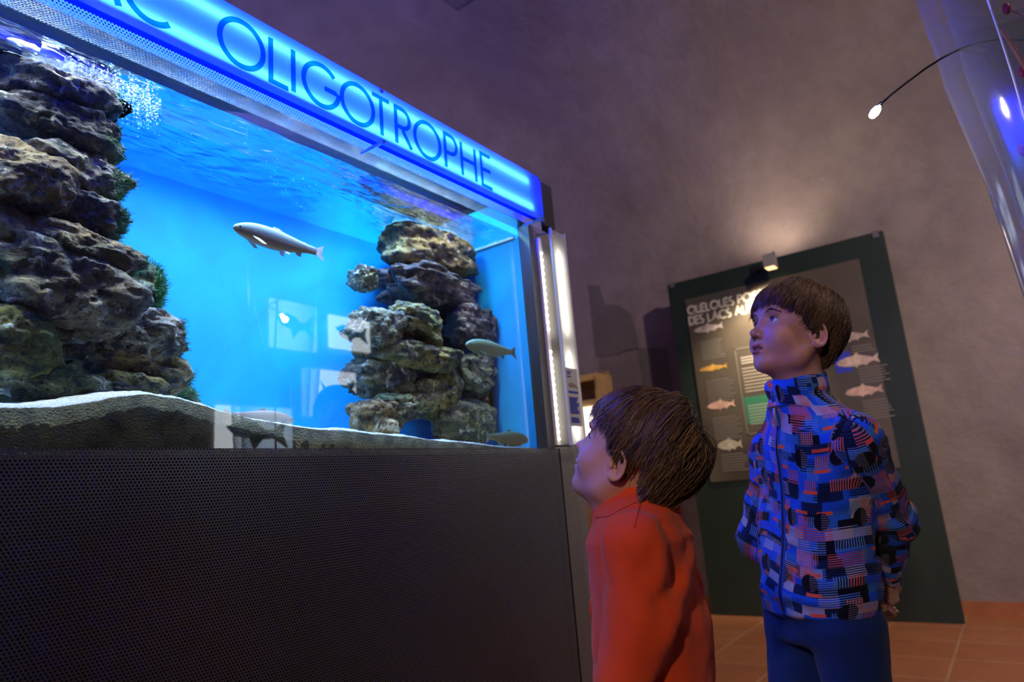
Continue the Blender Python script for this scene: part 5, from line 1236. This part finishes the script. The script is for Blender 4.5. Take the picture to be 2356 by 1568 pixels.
def pull(P):
    t, a, b = ty(P); L1 = Le-Ls; L1 = L1/np.linalg.norm(L1); z = P[:, 2]
    d = smin(t, chain(P, aYL, [.038, .037, .034], .03), .011); d = smin(d, chain(P, aYR, [.038, .037, .034], .03), .022); d = smin(d, colY(P), .012)
    hs = (P-Ls) @ L1; q = P-Ls-hs[:, None]*L1; ang = np.arctan2(q @ fy, q @ ly)
    # long folds running down the sleeve and into the armpit
    nearA = np.clip(1-np.abs(chain(P, aYL, [.038, .037, .034], .03))/.02, 0, 1)
    d = d - .0085*(np.abs(np.sin(.5*(ang*3.2 + hs*26 + 1.6*fbm(P*9, 2, 6))))**.6-.6)*np.clip((hs+.02)/.05, 0, 1)*np.clip(1.15-hs/.21, .25, 1)*nearA
    d = d + .0060*np.sin((a*.6+z+b*.7)*70 + fbm(P*8, 2, 3)*3)*np.clip(1-np.abs(z-(zc-.06))/.08, 0, 1)*np.clip(-b/.05, 0, 1)
    d = d + .005*np.sin(z*105+fbm(P*8, 2, 13)*4)*np.clip(1-np.abs(z-(zc-.235))/.05, 0, 1) + .0045*fbm(P*[15, 15, 9], 3, 15)
    return d
PU = cloth('fleece_pullover', pull, [.68, -.86, zc-.345], [1.24, -.33, .88], .0024, MT['orange'], YNG)
zp = []
for z in np.linspace(zc-.09, nby[2]+.03, 34):
    c = axy(z); rs = np.linspace(.15, 0, 500); P = c*[1, 1, 0] + UP*z + rs[:, None]*fy; d = pull(P); i = np.argmax(d < 0)
    if d[i] < 0: zp.append(P[i])
zp = np.array(zp)
for _ in range(3): zp[1:-1] = (zp[:-2]+zp[1:-1]*2+zp[2:])/4
ZY = ribbon('zip', zp, grad(pull, zp, .004), .010, .0022, MT['piping'], PU)
z0_ = zp[1]; g0 = grad(pull, z0_[None], .004)[0]
MB().tube([z0_+g0*.003, z0_+g0*.008, z0_+g0*.010-UP*.012, z0_+g0*.008-UP*.030], [.002, .0025, .0018, .0026], 8).build('zip_puller', MT['piping'], ZY, True)
so = fabric('orange seam', (.50, .045, .012))
seam_px('raglan_seam', pull, [(1478, 1150), (1470, 1170), (1464, 1195), (1459, 1215)], .0018, .0012, so, PU)
seam_px('collar_seam', pull, [(1372, 1190), (1400, 1188), (1430, 1172), (1462, 1156)], .0018, .0012, so, PU)
def trou(P):
    d = spine_fn([py_-UP*.05, py_, py_+UP*.06], [.090, .088, .070], [.074, .070, .055], FB, [py_[2]-.06, py_[2], py_[2]+.05])(P)[0]
    d = smin(d, chain(P, [hLy, kLy, aLy-UP*.02], [.064, .052, .046], .03), .03); d = smin(d, chain(P, [hRy, kRy, aRy-UP*.02], [.064, .052, .046], .03), .03)
    return d + .003*fbm(P*[12, 12, 9], 3, 37)
cloth('trousers', lambda P: smax(trou(P), .04-P[:, 2], .006), [.70, -.85, .02], [1.25, -.33, py_[2]+.08], .0045, MT['navy'], YNG)
for an in (aLy, aRy): shoe('shoe', an, fy[:2]+ly[:2]*(.15 if an is aLy else -.15), MT['shoe'], MT['sole'], YNG, .8)
